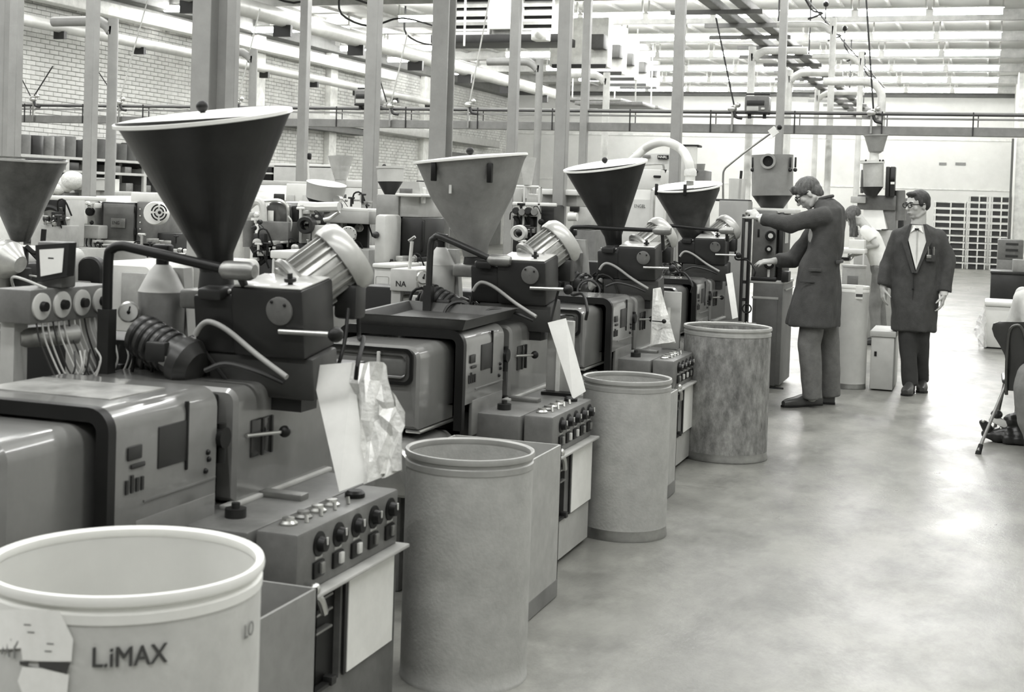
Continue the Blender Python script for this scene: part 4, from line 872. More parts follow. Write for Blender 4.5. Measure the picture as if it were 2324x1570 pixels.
m.cyl('funnel', mat('smoky_clear', .45, .12, alpha=.65, var=.1), 773, 29, 354, 14, 408); m.cyl('stem', LIGHT, 773, 13, 408, 13, 425); m.b('white_desk', WHITEW, 758, 410, 836, 424, .5); m.base(745, 836, 424, .8, WHITEW)
# 8 cylinder hopper with dark cone and big box machine
m = BG('moulding_machine', 'box-shaped machine with pale round hopper, left of the pale grey funnel', 'machine', 900, 500, 9.2)
h = m.cyl('hopper', CREAM, 886, 31, 381, 29, 412, .3, rim=True); m.cyl('hopper_cone', DGREY, 886, 29, 412, 13, 442, .3, h); m.ball('knob', BLACK, 872, 377, 5, .25, h)
m.b('upper_case', mat('case_grey', .3, .45), 852, 442, 905, 497, .5, .1); m.b('upper_door', LIGHT, 906, 445, 952, 492, .5, .12); m.b('door', DGREY, 909, 494, 958, 580, .45, .1, .01); m.b('door', MID, 880, 498, 907, 580, .45, .1)
fr = G().prism([atY(896, 441, 9.25), atY(955, 441, 9.25), atY(950, 412, 9.25), atY(915, 412, 9.25)], (0, .2, 0)).build('pyramid_head', LIGHT, m.t); m.b('display', MID, 906, 428, 934, 440, .02, -.0, .003, fr); m.b('white_rim', WHITEW, 896, 440, 958, 445, .4, -.02)
m.b('side_strip', WHITEW, 954, 425, 962, 462, .05, .1); m.b('hinge_strip', BLACK, 955, 500, 960, 572, .04, .08)
m.b('rounded_cabinet', CREAM, 846, 487, 876, 600, .3, -.2, .03); m.ball('knob', DARK, 853, 533, 8, -.22); m.b('lower_cabinet', CREAM, 846, 606, 894, 705, .6, -.5, z0=0.); m.b('lower_top', WHITEW, 844, 600, 898, 607, .62, -.52); m.b('door_panel', LIGHT, 850, 628, 882, 705, .01, -.51, z0=.1)
m.base(878, 960, 580, .7, BLACK)
m.clutter(878, 582, 960, 605, 8, 12, -.1); m.clutter(920, 380, 960, 440, 6, 13, .3)
# 9 jug hopper and pipes right of the pale grey funnel
m = BG('moulding_machine', 'machine with pump pipes and pale jug hopper, right of the pale grey funnel', 'machine', 1195, 480, 10.6)
m.cyl('hopper', mat('clear_jug', .6, .2, alpha=.75), 1198, 20, 358, 9, 420); m.cyl('neck', LIGHT, 1195, 5, 418, 5, 450)
for (x0, y0, x1, y1) in ((1166, 421, 1222, 425), (1162, 461, 1262, 466), (1162, 485, 1222, 490)): m.b('rail', WHITEW, x0, y0, x1, y1, .04, -.02)
for x in (1186, 1220): m.b('upright', LIGHT, x, 424, x + 4, 560, .04, -.02)
m.b('panel', CREAM, 1164, 426, 1185, 460, .2, .1); m.b('panel', CREAM, 1190, 440, 1216, 462, .2, .1); m.b('side_box', DGREY, 1226, 465, 1258, 520, .3, .1); m.b('white_bench', WHITEW, 1216, 431, 1312, 441, .5, .4); m.b('bench_front', LIGHT, 1218, 441, 1310, 466, .4, .5)
for k_ in range(4): m.disc('pump_body', (DARK, DULL)[k_ % 2], 1172 + 14 * k_, 478 + 3 * (k_ % 2), 8, .1, .0)
for k_ in range(3): m.tube('hose', RUBBER, [(1168 + 16 * k_, 490), (1176 + 16 * k_, 505), (1168 + 18 * k_, 520)], .02, .0)
m.disc('pipe_flange', LIGHT, 1180, 528, 18, .2, -.5, hole=10); G().ball(atY(1178, 528, 10.2), .03, 10, 8).build('pipe_bore', BLACK, m.t); m.b('back_case', DARK, 1162, 492, 1228, 580, .3, .05); m.base(1162, 1262, 580, .8, DGREY)
m.clutter(1165, 466, 1226, 560, 18, 11, -.05)
m = BG('moulding_machine', 'grey machine with small white cylinder behind the black conical hopper', 'machine', 1320, 490, 12.5)
m.b('case', LIGHT, 1300, 455, 1345, 520, .5); m.b('dark_gap', BLACK, 1292, 466, 1312, 480, .1, -.05); G().rod(atY(1290, 492, 12.3), atY(1310, 492, 12.3), .04, n=14).build('cylinder', WHITEW, m.t); m.base(1290, 1350, 520, .8, MID)
# 10 pale machine behind the white hose
m = BG('moulding_machine', 'tall pale machine with small dark sign behind the white hose', 'machine', 1450, 450, 13.6)
m.b('tall_case', mat('bone_enamel', .5, .45, var=.05), 1432, 348, 1522, 392, .8, .4, z0=0.); m.b('desk', WHITEW, 1440, 385, 1500, 430, .6); m.b('white_case', WHITEW, 1405, 430, 1478, 452, .8, z0=0.); m.b('case', CREAM, 1400, 453, 1482, 520, .8, -.03, z0=0.)
G_ = atY(1452, 468, 13.55); lettering('ENGEL', .048, G_, _r0, (0, 0, 1), m.t, DARK, sx=.8)
m.b('sign', BLACK, 1492, 352, 1517, 361, .02, .37, .002); c = atY(1504, 356.5, 13.94); lettering('NNRL', .036, c, _r0, (0, 0, 1), m.t, PAPER)
m.b('sign', MID, 1458, 352, 1476, 358, .02, .37, .002); m.tube('bent_tube', DULL, [(1460, 374), (1500, 372), (1506, 377), (1507, 388)], .012, .2); m.cyl('cup', DARK, 1507, 7, 385, 3, 393, .2); m.b('black_slot', BLACK, 1482, 398, 1500, 403, .02, -.02)
m.b('side_pillar', LIGHT, 1474, 432, 1484, 520, .3, -.06, z0=0.); m.b('white_screen', WHITEW, 1484, 446, 1508, 530, .1, -.1, z0=0.)
# 11 clear tank with black lid
m = BG('clear_tank', 'tall clear tank with flat black lid right of the white hose', 'tank', 1565, 360, 15.0)
m.cyl('tank', CLEAR, 1568, 15, 333, 13, 386); m.b('lid', BLACK, 1549, 328, 1586, 333, .2); m.cyl('cone', mat('tank_grey', .25, .4), 1588, 13, 372, 5, 412, .2); m.b('stand', MID, 1560, 386, 1600, 560, .4, .1, z0=0.); m.ball('foot_knob', DARK, 1580, 389, 5, -.05)
# 12 grey cabinet behind the fourth machine with jar and bent rod
m = BG('grey_cabinet', 'plain grey upright cabinet behind the fourth machine', 'cabinet', 1660, 600, 11.6)
m.b('cabinet', mat('cabinet_grey', .34, .5, var=.05), 1622, 456, 1699, 720, .22, z0=0.); m.b('top_edge', DGREY, 1622, 453, 1698, 456, .21, .005)
ztop = atY(1660, 453, 11.61).z
m = BG('measuring_jar', 'clear open jar standing on the plain grey cabinet', 'jar', 1670, 452, 11.8, floor=False); m.t.location.z = ztop
a = atY(1652, 405, 11.8); b = atY(1696, 405, 11.8); G().lathe([(.07, ztop), (.075, a.z), (.068, a.z), (.064, ztop + .01), (.001, ztop + .01)], ((a.x + b.x) / 2, 11.8, 0), (0, 0, 1), 26, cap=False).build('jar', CLEAR, m.t)
G().rod(((a.x + b.x) / 2 + .02, 11.8, ztop + .01), ((a.x + b.x) / 2 + .03, 11.8, a.z + .07), .012, n=10).build('stirrer', DGREY, m.t)
m = BG('lever_rod', 'long bent rod with white tag and black ball, above the grey cabinet', 'rod', 1641, 452, 11.7, floor=False); m.t.location.z = ztop
p = [(1641, 455), (1641, 400), (1644, 385), (1655, 374), (1700, 338), (1765, 291)]
q = [atY(x, y, 11.7) for x, y in p]; q[0].z = ztop
G().tube(q, .009, 10, 3).build('rod', DULL, m.t); c0, c1 = atY(1748, 304, 11.68), atY(1762, 293, 11.68); d = (c1 - c0).normalized(); n_ = V((-d.z, 0, d.x))
G().prism([c0 + n_ * .035, c1 + n_ * .035, c1 - n_ * .035, c0 - n_ * .035], (0, .03, 0)).build('tag', PAPER, m.t); m.ball('knob', BLACK, 1769, 289, 6, 0)
# 13 dryer
m = BG('granulate_dryer', 'granulate dryer with round grey canister and gauge panel beside the bent man', 'dryer', 1745, 600, 11.85)
zt_ = atY(1740, 640, 11.85).z
lo = m.b('cabinet', mat('dryer_grey', .15, .4, dirt=.2), 1700, 640, 1778, 880, .62, z0=0.03); m.b('front_panel', mat('dryer_panel', .12, .4), 1708, 678, 1765, 872, .008, -.008, .003, lo); m.b('panel_edge', LIGHT, 1706, 675, 1766, 677, .01, -.01, .001, lo)
m.b('top_edge', LIGHT, 1700, 638, 1780, 642, .63, -.005); a = atY(1779, 655, 11.85); G().box(a.x, a.x + .012, 11.9, 12.4, a.z - .02, a.z - .01).build('side_rail', STEEL, m.t)
up = m.b('control_panel', MID, 1704, 478, 1763, 635, .5, .05); m.b('side_casing', DGREY, 1763, 482, 1780, 636, .45, .08)
a = atY(1780, 500, 11.93); G().box(a.x, a.x + .004, 12.0, 12.2, a.z - .2, a.z).build('side_label', LIGHT, up)
for (x, y, r_) in ((1748, 535, 12), (1744, 565, 8.5), (1745, 598, 12)):
    g_ = m.disc('gauge', BLACK, x, y, r_, .03, .02, up); m.disc('gauge_face', DIALW, x, y, r_ * .5, .034, .02, g_)
m.b('slot', BLACK, 1719, 520, 1724, 538, .01, .045, .001, up); m.b('scale_tube', PAPER, 1741, 612, 1747, 632, .01, .03, .001, up); m.b('ledge', DARK, 1703, 630, 1762, 637, .06, -.01); m.b('small_box', DGREY, 1772, 616, 1790, 640, .15, -.02)
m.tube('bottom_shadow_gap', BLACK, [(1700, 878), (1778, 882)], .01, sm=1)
ca = m.cyl('canister', mat('canister_grey', .27, .42, var=.08, dirt=.2), 1753, 47, 352, 46, 444, .25); m.cyl('cone', DGREY, 1753, 45, 444, 22, 477, .25, ca); m.b('top_plate', WHITEW, 1700, 474, 1806, 482, .35, .1)
cc = atY(1753, 355, 12.1); kk = depth(cc) / F; rad = 47 * kk; c = atY(1744, 366, 12.1 - rad)
G().lathe([(17 * kk, -.04), (17 * kk, .03), (12 * kk, .03), (12 * kk, -.04)], c, (0, -1, 0), 24, cap=False).build('inlet_port', ALU, ca); G().lathe([(12 * kk, -.0), (.001, -.0)], c, (0, -1, 0), 20, cap=False).build('port_bore', BLACK, ca)
for px_, dx in ((1709, 0), (1795, 0), (1806, .0)):
    c = atY(px_, 362, 12.1 - rad * .45); G().box(c.x - .008, c.x + .008, c.y - .02, c.y, c.z - .07, c.z + .02, .003).ball((c.x, c.y - .01, c.z - .09), .018, 10, 6).build('latch', DARK, ca)
# 14 pipe stand held by the man
t = thing('rail_stand', 'tall black double-rail stand gripped by the bent man', 'stand', (-1.84, 10.95, 0))
a, b = atY(1689, 486, 10.95), atY(1703, 486, 10.95)
G().box(a.x - .012, a.x + .01, 10.93, 10.97, .0, a.z, .003).build('rail', DARK, t); G().box(b.x - .012, b.x + .012, 10.93, 10.99, .0, b.z, .003).build('rail', BLACK, t)
G().box(a.x - .05, b.x + .05, 10.85, 11.07, 0, .03, .005).build('foot', DARK, t)
for y in (500, 588, 640, 680): z = atY(1695, y, 10.95).z; G().box(a.x, b.x, 10.94, 10.98, z - .012, z + .012).build('crossbar', DARK, t)
G().ring((b.x + .005, 10.92, atY(1700, 700, 10.95).z), (0, 1, 0), .035, .006, 20, 6).build('ring', DARK, t)
# 15 far dispenser
m = BG('dosing_machine', 'far dosing machine with grey funnel over a bright cylinder', 'machine', 1985, 440, 17.0)
m.cyl('funnel', mat('funnel_grey', .28, .4), 1988, 26, 308, 16, 344, rim=True); m.ball('funnel_bottom', mat('funnel_grey', .28, .4), 1987, 342, 15, sc=(1, 1, .5)); m.cyl('neck', WHITEW, 1984, 10, 346, 11, 366)
m.cyl('cylinder', mat('bright_cyl', .5, .35, metal=.3), 1982, 23, 372, 22, 424); m.cyl('flange', WHITEW, 1980, 27, 364, 27, 371)
for x in (1965, 1997, 2004): m.ball('bolt', BLACK, x, 364, 2.2, -.2)
m.b('column', DARK, 2008, 378, 2020, 446, .2, .0); m.b('switch_column', DGREY, 2018, 378, 2032, 446, .2, .02); m.b('display', PAPER, 2021, 413, 2030, 418, .02, -.0, .001); m.b('display', BLACK, 2020, 402, 2031, 410, .02, -.0, .001); m.b('sight_glass', PAPER, 2005, 393, 2009, 430, .02, -.02, .002)
m.cyl('bottom_cone', DARK, 1978, 26, 424, 12, 444); m.b('left_column', MID, 1952, 385, 1960, 438, .15, .05)
m.b('head_case', MID, 1945, 444, 2034, 475, .6, .1); G().prism([atY(1955, 520, 16.9), atY(2012, 520, 16.9), atY(2000, 458, 17.2), atY(1962, 458, 17.2)], (0, .3, 0)).build('sloped_cover', WHITEW, m.t)
m.b('side_case', mat('side_case_grey', .2, .4), 1998, 468, 2034, 560, .5, .15); m.cyl('motor', MID, 2043, 11, 432, 13, 500, .2); m.b('blue_box', LIGHT, 1930, 446, 1965, 460, .3, .05); m.base(1940, 2036, 520, 1.0, LIGHT)
m = BG('moulding_machine', 'pale machine with round-shouldered casing behind the man in the open coat', 'machine', 2046, 500, 19.0); m.b('case', MID, 2030, 450, 2075, 560, .6, z0=0.); m.cyl('pump', DARK, 2042, 9, 470, 9, 520, -.2)
m = BG('work_bench', 'white-topped work bench in front of the bending woman', 'bench', 1935, 570, 15.9)
m.b('top', WHITEW, 1890, 566, 1962, 574, .7); 
for x in (1895, 1955): m.b('leg', LIGHT, x, 574, x + 5, 700, .05, z0=0.)
m.b('tray', WHITEW, 1925, 545, 1962, 566, .3, .1)
# pale wall signs far away
for k, (x0, x1, lb) in enumerate(((2131, 2148, 'left'), (2168, 2192, 'right'))):
    a, b = atY(x0, 375, YF - .02), atY(x1, 369, YF - .02); G_o = single(G().box(a.x, b.x, YF - .02, YF, a.z, b.z), 'wall_sign', MID, 'small dark sign on the far wall, %s of the two' % lb, 'sign')

# ------------------------------------------------------------------ drums, crates, pallets
def drum(X, Y, R, H, label, wall, rim, hoop=True, inside=None, beads=()):
    t = thing('fibre_drum', label, 'drum', (X, Y, 0))
    pr = [(R * .985, 0), (R * .985, .012), (R * .975, .015)] + [(R * .975, H * k / 12) for k in range(1, 12)] + [(R * .975, H - .05)]
    G().lathe(pr + [(R * .955, H - .02), (R * .94, H - .02), (R * .94, .02), (.001, .02)], (X, Y, 0), (0, 0, 1), 64, cap=False).build('wall', wall, t)
    G().lathe([(R * .955, H - .055), (R * .985, H - .052), (R * .985, H - .034), (R * .965, H - .03), (R * .965, H - .022), (R * .995, H - .018), (R * 1.0, H - .009), (R * .99, H), (R * .965, H + .001), (R * .935, H - .004), (R * .93, H - .016), (R * .94, H - .022)], (X, Y, 0), (0, 0, 1), 64, cap=False).build('rim', rim, t)
    if hoop: G().lathe([(R * .976, .0), (R * .995, .004), (R * .995, .014), (R * .978, .03), (R * .976, .05)], (X, Y, 0), (0, 0, 1), 64, cap=False).build('bottom_hoop', DULL, t)
    return t
D1X, D1Y = -1.594, 2.307
d1 = drum(D1X, D1Y, .273, .812, 'big pale drum with stencilled letters at the lower left corner', FIBREL, RIMW)
G().lathe([(.273 * .936, .79), (.273 * .936, .03), (.001, .03)], (D1X, D1Y, 0), (0, 0, 1), 56, cap=False).build('brightening_shell', mat('brightened_inside', .66, .6, var=.03), d1)  # inner shell added in a paler colour to brighten the drum inside
drum(-1.56, 4.14, .212, .738, 'nearer plain grey fibre drum beside the second control box', FIBRE, mat('grey_rim', .36, .4, metal=.2), False)
drum(-1.572, 6.24, .211, .738, 'farther plain grey fibre drum, half way along the row', FIBRE, mat('grey_rim', .36, .4, metal=.2))
drum(-1.50, 8.45, .274, .815, 'mottled dark fibre drum nearest the bent man', FIBRED, mat('worn_rim', .5, .35, metal=.3, dirt=.3))
# letters and torn label wrapped on the first drum
def wrap(vs, fs, R, u0, z0, name, m, parent, k=1.):
    out = []
    for x, y, d in vs:
        a = u0 + x / R; rr = R + .0006 + d; out.append((D1X + rr * sin(a), D1Y - rr * cos(a), z0 + y))
    return G().add(out, fs).build(name, m, parent)
def ang(px, py):
    lo, hi = -1.5, 1.5
    best = min(((atY_err(px, a), a) for a in [(-1.6 + .002 * k) for k in range(1700)]), key=lambda t: t[0]); return best[1]
def proj(p): q = V(p) - CAM; w_ = q.dot(FW); return (PX + F * q.dot(RT) / w_, PY - F * q.dot(UP) / w_)
def atY_err(px, a, z=.6): return abs(proj((D1X + .27 * sin(a), D1Y - .27 * cos(a), z))[0] - px)
def zat(px, py, a): 
    z = .6
    for _ in range(6): z += (proj((D1X + .27 * sin(a), D1Y - .27 * cos(a), z))[1] - py) * .0008
    return z
vs, fs = text_mesh('L.iMAX', .052, .0006); aa = ang(290, 1492)
wrap([(x * .84, y, d) for x, y, d in vs], fs, .2701, aa, zat(290, 1492, aa), 'lettering', INK, d1)
wrap([(x * .84 + .0018, y + .0008, d) for x, y, d in vs], fs, .2700, aa, zat(290, 1492, aa), 'lettering', INK, d1)
vs, fs = text_mesh('LO', .04, .0006); aa = ang(562, 1430); 
if aa < 1.75: wrap([(x * .8, y, d) for x, y, d in vs], fs, .2701, aa, zat(562, 1430, aa), 'lettering', mat('faded_ink', .2, .8), d1)
def patch(poly, name, m, lift=.0012):
    """thin label on the drum: polygon given in picture positions, triangulated in fine strips"""
    pts = []
    for px, py in poly: a = ang(max(px, -60), py); pts.append((a, zat(px, py, a)))
    bm = bmesh.new(); f = bm.faces.new([bm.verts.new((a, z, 0)) for a, z in pts]); bmesh.ops.triangulate(bm, faces=[f])
    for _ in range(4): bmesh.ops.subdivide_edges(bm, edges=[e for e in bm.edges if abs(e.verts[0].co.x - e.verts[1].co.x) > .06], cuts=1, use_grid_fill=True); bmesh.ops.triangulate(bm, faces=bm.faces[:])
    R = .2701; g = G(); vs = []; fs = []
    for v in bm.verts: vs.append((D1X + (R + lift) * sin(v.co.x), D1Y - (R + lift) * cos(v.co.x), v.co.y))
    bm.verts.index_update(); fs = [[v.index for v in f.verts] for f in bm.faces]; bm.free(); return g.add(vs, fs).build(name, m, d1)
PT = mat('torn_paper', .95, .6, var=.03, scale=30)
patch([(0, 1365), (60, 1380), (130, 1385), (145, 1415), (163, 1450), (160, 1500), (105, 1500), (50, 1497), (46, 1470), (0, 1452)], 'torn_label', PT)
patch([(50, 1512), (95, 1516), (155, 1530), (150, 1600), (62, 1600), (40, 1545)], 'torn_label', PT)
patch([(86, 1501), (158, 1503), (150, 1529), (130, 1520), (88, 1513)], 'label_print', INK, .002); patch([(44, 1499), (66, 1501), (64, 1510), (45, 1508)], 'label_print', INK, .002)
for q_, (x_, y_) in enumerate(((52, 1415), (60, 1432), (104, 1458), (100, 1475))): patch([(x_, y_), (x_ + 16, y_ + 1), (x_ + 15, y_ + 4), (x_, y_ + 3)], 'label_print', mat('faded_ink', .45, .8), .002)
vs, fs = text_mesh('AY', .05, .0006); aa = ang(20, 1470); wrap([(x * .8, y, d) for x, y, d in vs], fs, .2700, aa, zat(20, 1472, aa), 'lettering', mat('faded_ink', .2, .8), d1)
# far pale drum, drum behind it, lidded bin
t = drum(-1.10, 12.28, .15, .90, 'slim pale drum with small label behind the bent man', mat('pale_drum', .52, .6, var=.06), RIMW)
a = atY(1950, 655, 12.15); G().box(a.x - .03, a.x + .032, a.y - .012, a.y - .0, a.z - .09, a.z + .03, .001).build('label', PAPER, t); G().box(a.x - .025, a.x + .032, a.y - .014, a.y - .01, a.z - .07, a.z - .045, .001).build('label_print', INK, t)
Yb = 13.5; a, b = atY(1912, 600, Yb), atY(1966, 600, Yb); t = thing('fibre_drum', 'shorter grey drum standing behind the slim pale drum', 'drum', ((a.x + b.x) / 2, Yb, 0)); r_ = (b.x - a.x) / 2
G().lathe([(r_, 0), (r_, a.z - .02), (r_ * 1.05, a.z - .018), (r_ * 1.05, a.z), (.001, a.z)], ((a.x + b.x) / 2, Yb, 0), (0, 0, 1), 36, cap=False).build('wall', mat('warm_grey_fibre', .35, .7), t)
G().box((a.x + b.x) / 2 - .05, (a.x + b.x) / 2 + .05, Yb - r_ - .004, Yb - r_ + .03, a.z - .22, a.z - .1, .002).build('label', MID, t)
t = thing('lidded_bin', 'pale rectangular bin with flat lid beside the slim drum', 'bin', (-.95, 12.6, 0)); a, b = atZ(1962, 884, 0), atZ(2003, 881, 0)
zl = atY(1980, 750, a.y).z; x0, x1 = a.x + .04, a.x + .235
G().box(x0, x1, a.y, a.y + .6, .01, zl - .05, .01).build('body', mat('bin_pale', .5, .5, var=.06), t); G().box(x0 - .012, x1 + .012, a.y - .012, a.y + .612, zl - .05, zl, .006).build('lid', LIGHT, t); G().box(x0 + .03, x0 + .05, a.y - .006, a.y, .3, .34).build('handle', BLACK, t)
# far pallet stacks
PALM = mat('pallet_steel', .6, .5, var=.1); rg = random.Random(4)
stacks = (('left', 2114, 2188), ('middle', 2192, 2238), ('right', 2243, 2288)); ords = ['bottom', 'second', 'third', 'fourth', 'fifth', 'sixth', 'seventh', 'eighth', 'ninth', 'tenth', 'eleventh']
for nm, x0, x1 in stacks:
    a, b = atY(x0, 600, 41.5), atY(x1, 600, 41.5)
    for k in range(11 if nm != 'left' else 10):
        z = .195 * k; t = thing('stacking_pallet', 'steel pallet in the %s far stack, %s layer from the floor' % (nm, ords[k]), 'pallet', ((a.x + b.x) / 2, 42, z), 'pallets in the far stacks'); t.location.z = z
        G().box(a.x, b.x, 41.5, 42.5, z + .145, z + .185).build('deck', PALM, t)
        for x in (a.x + .02, (a.x + b.x) / 2, b.x - .06): G().box(x, x + .035, 41.5, 42.5, z, z + .145).build('foot', PALM, t)
        G().box(a.x + .01, b.x - .01, 41.6, 42.3, z + .005, z + .13).build('gap_darkener', DARK, t)  # dark block added so the gap under each deck looks shaded
# boxes at the right edge
a, b = atY(2246, 690, 25.6), atY(2330, 618, 25.6); t = thing('storage_box', 'large dark grey lidded box at the right edge, on the floor', 'box', ((a.x + b.x) / 2, 26, 0)); G().box(a.x, b.x, 25.6, 26.6, 0, b.z - .05, .01).build('body', DGREY, t); G().box(a.x - .01, b.x + .02, 25.57, 26.62, b.z - .05, b.z, .01).build('lid', DARK, t)
a, b = atY(2262, 616, 29), atY(2330, 546, 29); t = thing('storage_box', 'grey slatted box standing behind the large dark box', 'box', ((a.x + b.x) / 2, 29.4, 0)); G().box(a.x, b.x, 29, 30, 0, b.z - .4, .01).build('body', MID, t)
G().box(a.x + .0, b.x - .05, 29.1, 30, b.z - .4, b.z, .01).build('upper_body', MID, t)
for k in range(3): G().box(a.x + .15, b.x - .15, 29.08, 29.12, b.z - .1 - .12 * k, b.z - .06 - .12 * k).build('slat', DGREY, t)
a, b = atY(2300, 612, 24.9), atY(2330, 585, 24.9); t = thing('carton', 'small mid-grey carton lying on the large dark box', 'carton', ((a.x + b.x) / 2, 25.9, atY(2300, 618, 25.6).z))
zz = atY(2300, 618, 25.6).z + .001; G().box(a.x, b.x, 25.7, 26.2, zz, zz + .22, .01).build('carton', mat('carton_mid', .28, .7), t)
# white bin with a plastic bag
a, b = atY(2232, 790, 16.9), atY(2300, 686, 16.9); t = thing('waste_bin', 'white square bin lined with a clear bag near the chair', 'bin', ((a.x + b.x) / 2, 17.1, 0)); x0, x1, zt = a.x, b.x + .12, b.z
G().box(x0, x1, 16.9, 17.5, .015, zt - .06, .012).build('body', WHITEW, t); G().box(x0 - .01, x1 + .01, 16.88, 17.52, zt - .06, zt, .02).build('rim', WHITEW, t); G().box(x0 + .02, x1 - .02, 16.93, 17.45, 0, .02).build('foot', BLACK, t)
c = [atY(2236, 690, 16.86), atY(2210, 745, 16.8), atY(2222, 790, 16.8), atY(2240, 786, 16.86)]; c[2].z = max(c[2].z, .01); c[3].z = max(c[3].z, .01)
crumple(c[3], c[2], c[1], c[0], 7, .012, 3, mat('clear_bag', .85, .25, alpha=.45), t, 'bag')

# ------------------------------------------------------------------ people
def cap_(g, p0, p1, r0, r1, n=12):
    p0, p1 = V(p0), V(p1); d = p1 - p0; L_ = d.length
    if L_ < 1e-5: g.ball(p0, r0, n, 8); return
    pr = [(r0 * sin(t), -r0 * cos(t)) for t in (.01, .4, .8, 1.2)] + [(r0, 0), (r1, L_)] + [(r1 * cos(t), L_ + r1 * sin(t)) for t in (.37, .77, 1.17, 1.56)]
    g.lathe(pr, p0, d, n)
def solid(g, name, m, parent, voxel, wrinkle=0., smooth=4, wscale=9., label=None):
    """fuses overlapping shapes into one continuous surface"""
    off = parent.location.copy() if parent is not None else V((0, 0, 0))
    r = parent
    while r is not None and r.parent is not None: r = r.parent; off = r.location.copy()
    me = g.mesh(name, off); o = bpy.data.objects.new(name, me)
    md = o.modifiers.new('r', 'REMESH'); md.mode = 'VOXEL'; md.voxel_size = voxel
    ms = o.modifiers.new('s', 'SMOOTH'); ms.iterations = smooth; ms.factor = .6
    m2 = evaluated(o); o.modifiers.clear(); o.data = m2; COL.objects.link(o)
    if wrinkle:
        nn = [v.normal.copy() for v in m2.vertices]
        for v, nv in zip(m2.vertices, nn):
            p = v.co + off; q = V((p.x * wscale, p.y * wscale, p.z * wscale * .45)); d = noise.noise(q) + .5 * noise.noise(q * 2.3)
            v.co += nv * d * wrinkle
    m2.materials.clear(); m2.materials.append(m); m2.polygons.foreach_set('use_smooth', [True] * len(m2.polygons)); m2.update()
    if parent is not None: o.parent = parent
    if label: o['label'] = label
    return o
def head(g, c, f, u, s=1.):
    c = V(c); f = V(f).normalized(); u = V(u); u = (u - f * u.dot(f)).normalized(); r = f.cross(u); M = Matrix((r, f, u)).transposed()
    P = lambda a, b, d: c + (r * a + f * b + u * d) * s
    g.ball(P(0, -.008, .035), s, 20, 14, (.076, .095, .083), M); g.ball(P(0, .02, -.03), s, 18, 12, (.064, .072, .075), M); g.ball(P(0, .05, -.085), s, 12, 8, (.03, .028, .024), M)
    cap_(g, P(0, .088, .012), P(0, .108, -.024), .009 * s, .014 * s); cap_(g, P(-.035, .078, .028), P(.035, .078, .028), .012 * s, .012 * s)
    for q in (-1, 1):
        g.ball(P(q * .045, .055, -.02), s, 10, 8, (.022, .025, .022), M); g.ball(P(q * .077, -.005, -.008), s, 10, 8, (.009, .02, .03), M); cap_(g, P(q * .035, .03, -.085), P(q * .058, -.02, -.05), .02 * s, .02 * s)
    cap_(g, P(-.02, .086, -.055), P(.02, .086, -.055), .008 * s, .008 * s); cap_(g, P(-.016, .083, -.066), P(.016, .083, -.066), .008 * s, .008 * s)
    return P, M, r, f, u
def face(t, P, M, s=1., glasses=True, lens=None):
    for q in (-1, 1):
        e = G().ball(P(q * .031, .082, .008), .011 * s, 10, 8).build('eye', DIALW, t); G().ball(P(q * .031, .0905, .008), .0055 * s, 8, 6).build('pupil', BLACK, e)
        G().tube([P(q * .016, .094, .028), P(q * .032, .094, .034), P(q * .047, .084, .028)], .004 * s, 6, 3).build('eyebrow', HAIR, t)
    G().tube([P(-.022, .087, -.0605), P(0, .0945, -.0600), P(.022, .087, -.0605)], .0028 * s, 6, 3).build('mouth', mat('lip', .2, .6), t)
    if glasses:
        g = G()
        for q in (-1, 1):
            loop = [P(q * .032 + .025 * cos(a) * 1.0, .104, .008 + .019 * sin(a)) for a in [2 * pi * k / 12 for k in range(13)]]
            g.tube(loop, .0036 * s, 6, 2); g.tube([P(q * .056, .102, .014), P(q * .078, .06, .012), P(q * .084, -.01, .008)], .004 * s, 6, 2)
        g.tube([P(-.008, .106, .012), P(0, .109, .014), P(.008, .106, .012)], .004 * s, 6, 2); fr = g.build('glasses', BLACK, t)
        if lens: 
            for q in (-1, 1): G().lathe([(.024 * s, 0), (.001, .001)], P(q * .032, .103, .008), P(0, 1, 0) - P(0, 0, 0), 14, cap=False).build('lens', lens, fr)
def hand(g, w, d, p, side, curl=(.5, .5, .5, .5), spread=.06, s=1., thumb=.5):
    """w wrist, d towards the knuckles, p the way the palm faces, side +1/-1 where the thumb sits"""
    w = V(w); d = V(d).normalized(); p = V(p); p = (p - d * p.dot(d)).normalized(); x = d.cross(p) * side
    for k in range(4): cap_(g, w + x * (.018 - .012 * k) * s, w + (d * .085 + x * (.030 - .020 * k)) * s, .016 * s, .0125 * s)
    cap_(g, w - d * .02, w + d * .03, .022 * s, .024 * s)
    for k, L_ in enumerate((.075, .083, .077, .06)):
        b = w + (d * (.085 - .004 * abs(k - 1)) + x * (.031 - .0205 * k)) * s; dd = (d + x * spread * (1.5 - k)).normalized(); a = curl[k] * .6
        for j, fr in enumerate((.45, .3, .25)):
            v = dd * cos(a) + p * sin(a); e = b + v * L_ * fr * s; cap_(g, b, e, (.0095 - .001 * j) * s, (.009 - .001 * j) * s, 10); b = e; a += curl[k] * (1.0 if j == 0 else .8)
    b = w + (d * .022 + x * .026) * s; v = (d * .62 + x * .7 + p * .35).normalized()
    for j, fr in enumerate((.042, .03, .024)): e = b + v * fr * s; cap_(g, b, e, (.0135 - .002 * j) * s, (.012 - .002 * j) * s, 10); b = e; v = (v + d * thumb * .5 + p * thumb * .3).normalized()
def ell(c, rx, ry, z, n=28, tilt=0., pw=2.4):
    P = []
    for k in range(n):
        a = 2 * pi * k / n; cx, sy = cos(a), sin(a)
        P.append(V((c[0] + rx * math.copysign(abs(cx) ** (2 / pw), cx), c[1] + ry * math.copysign(abs(sy) ** (2 / pw), sy), z + tilt * cx)))
    return P
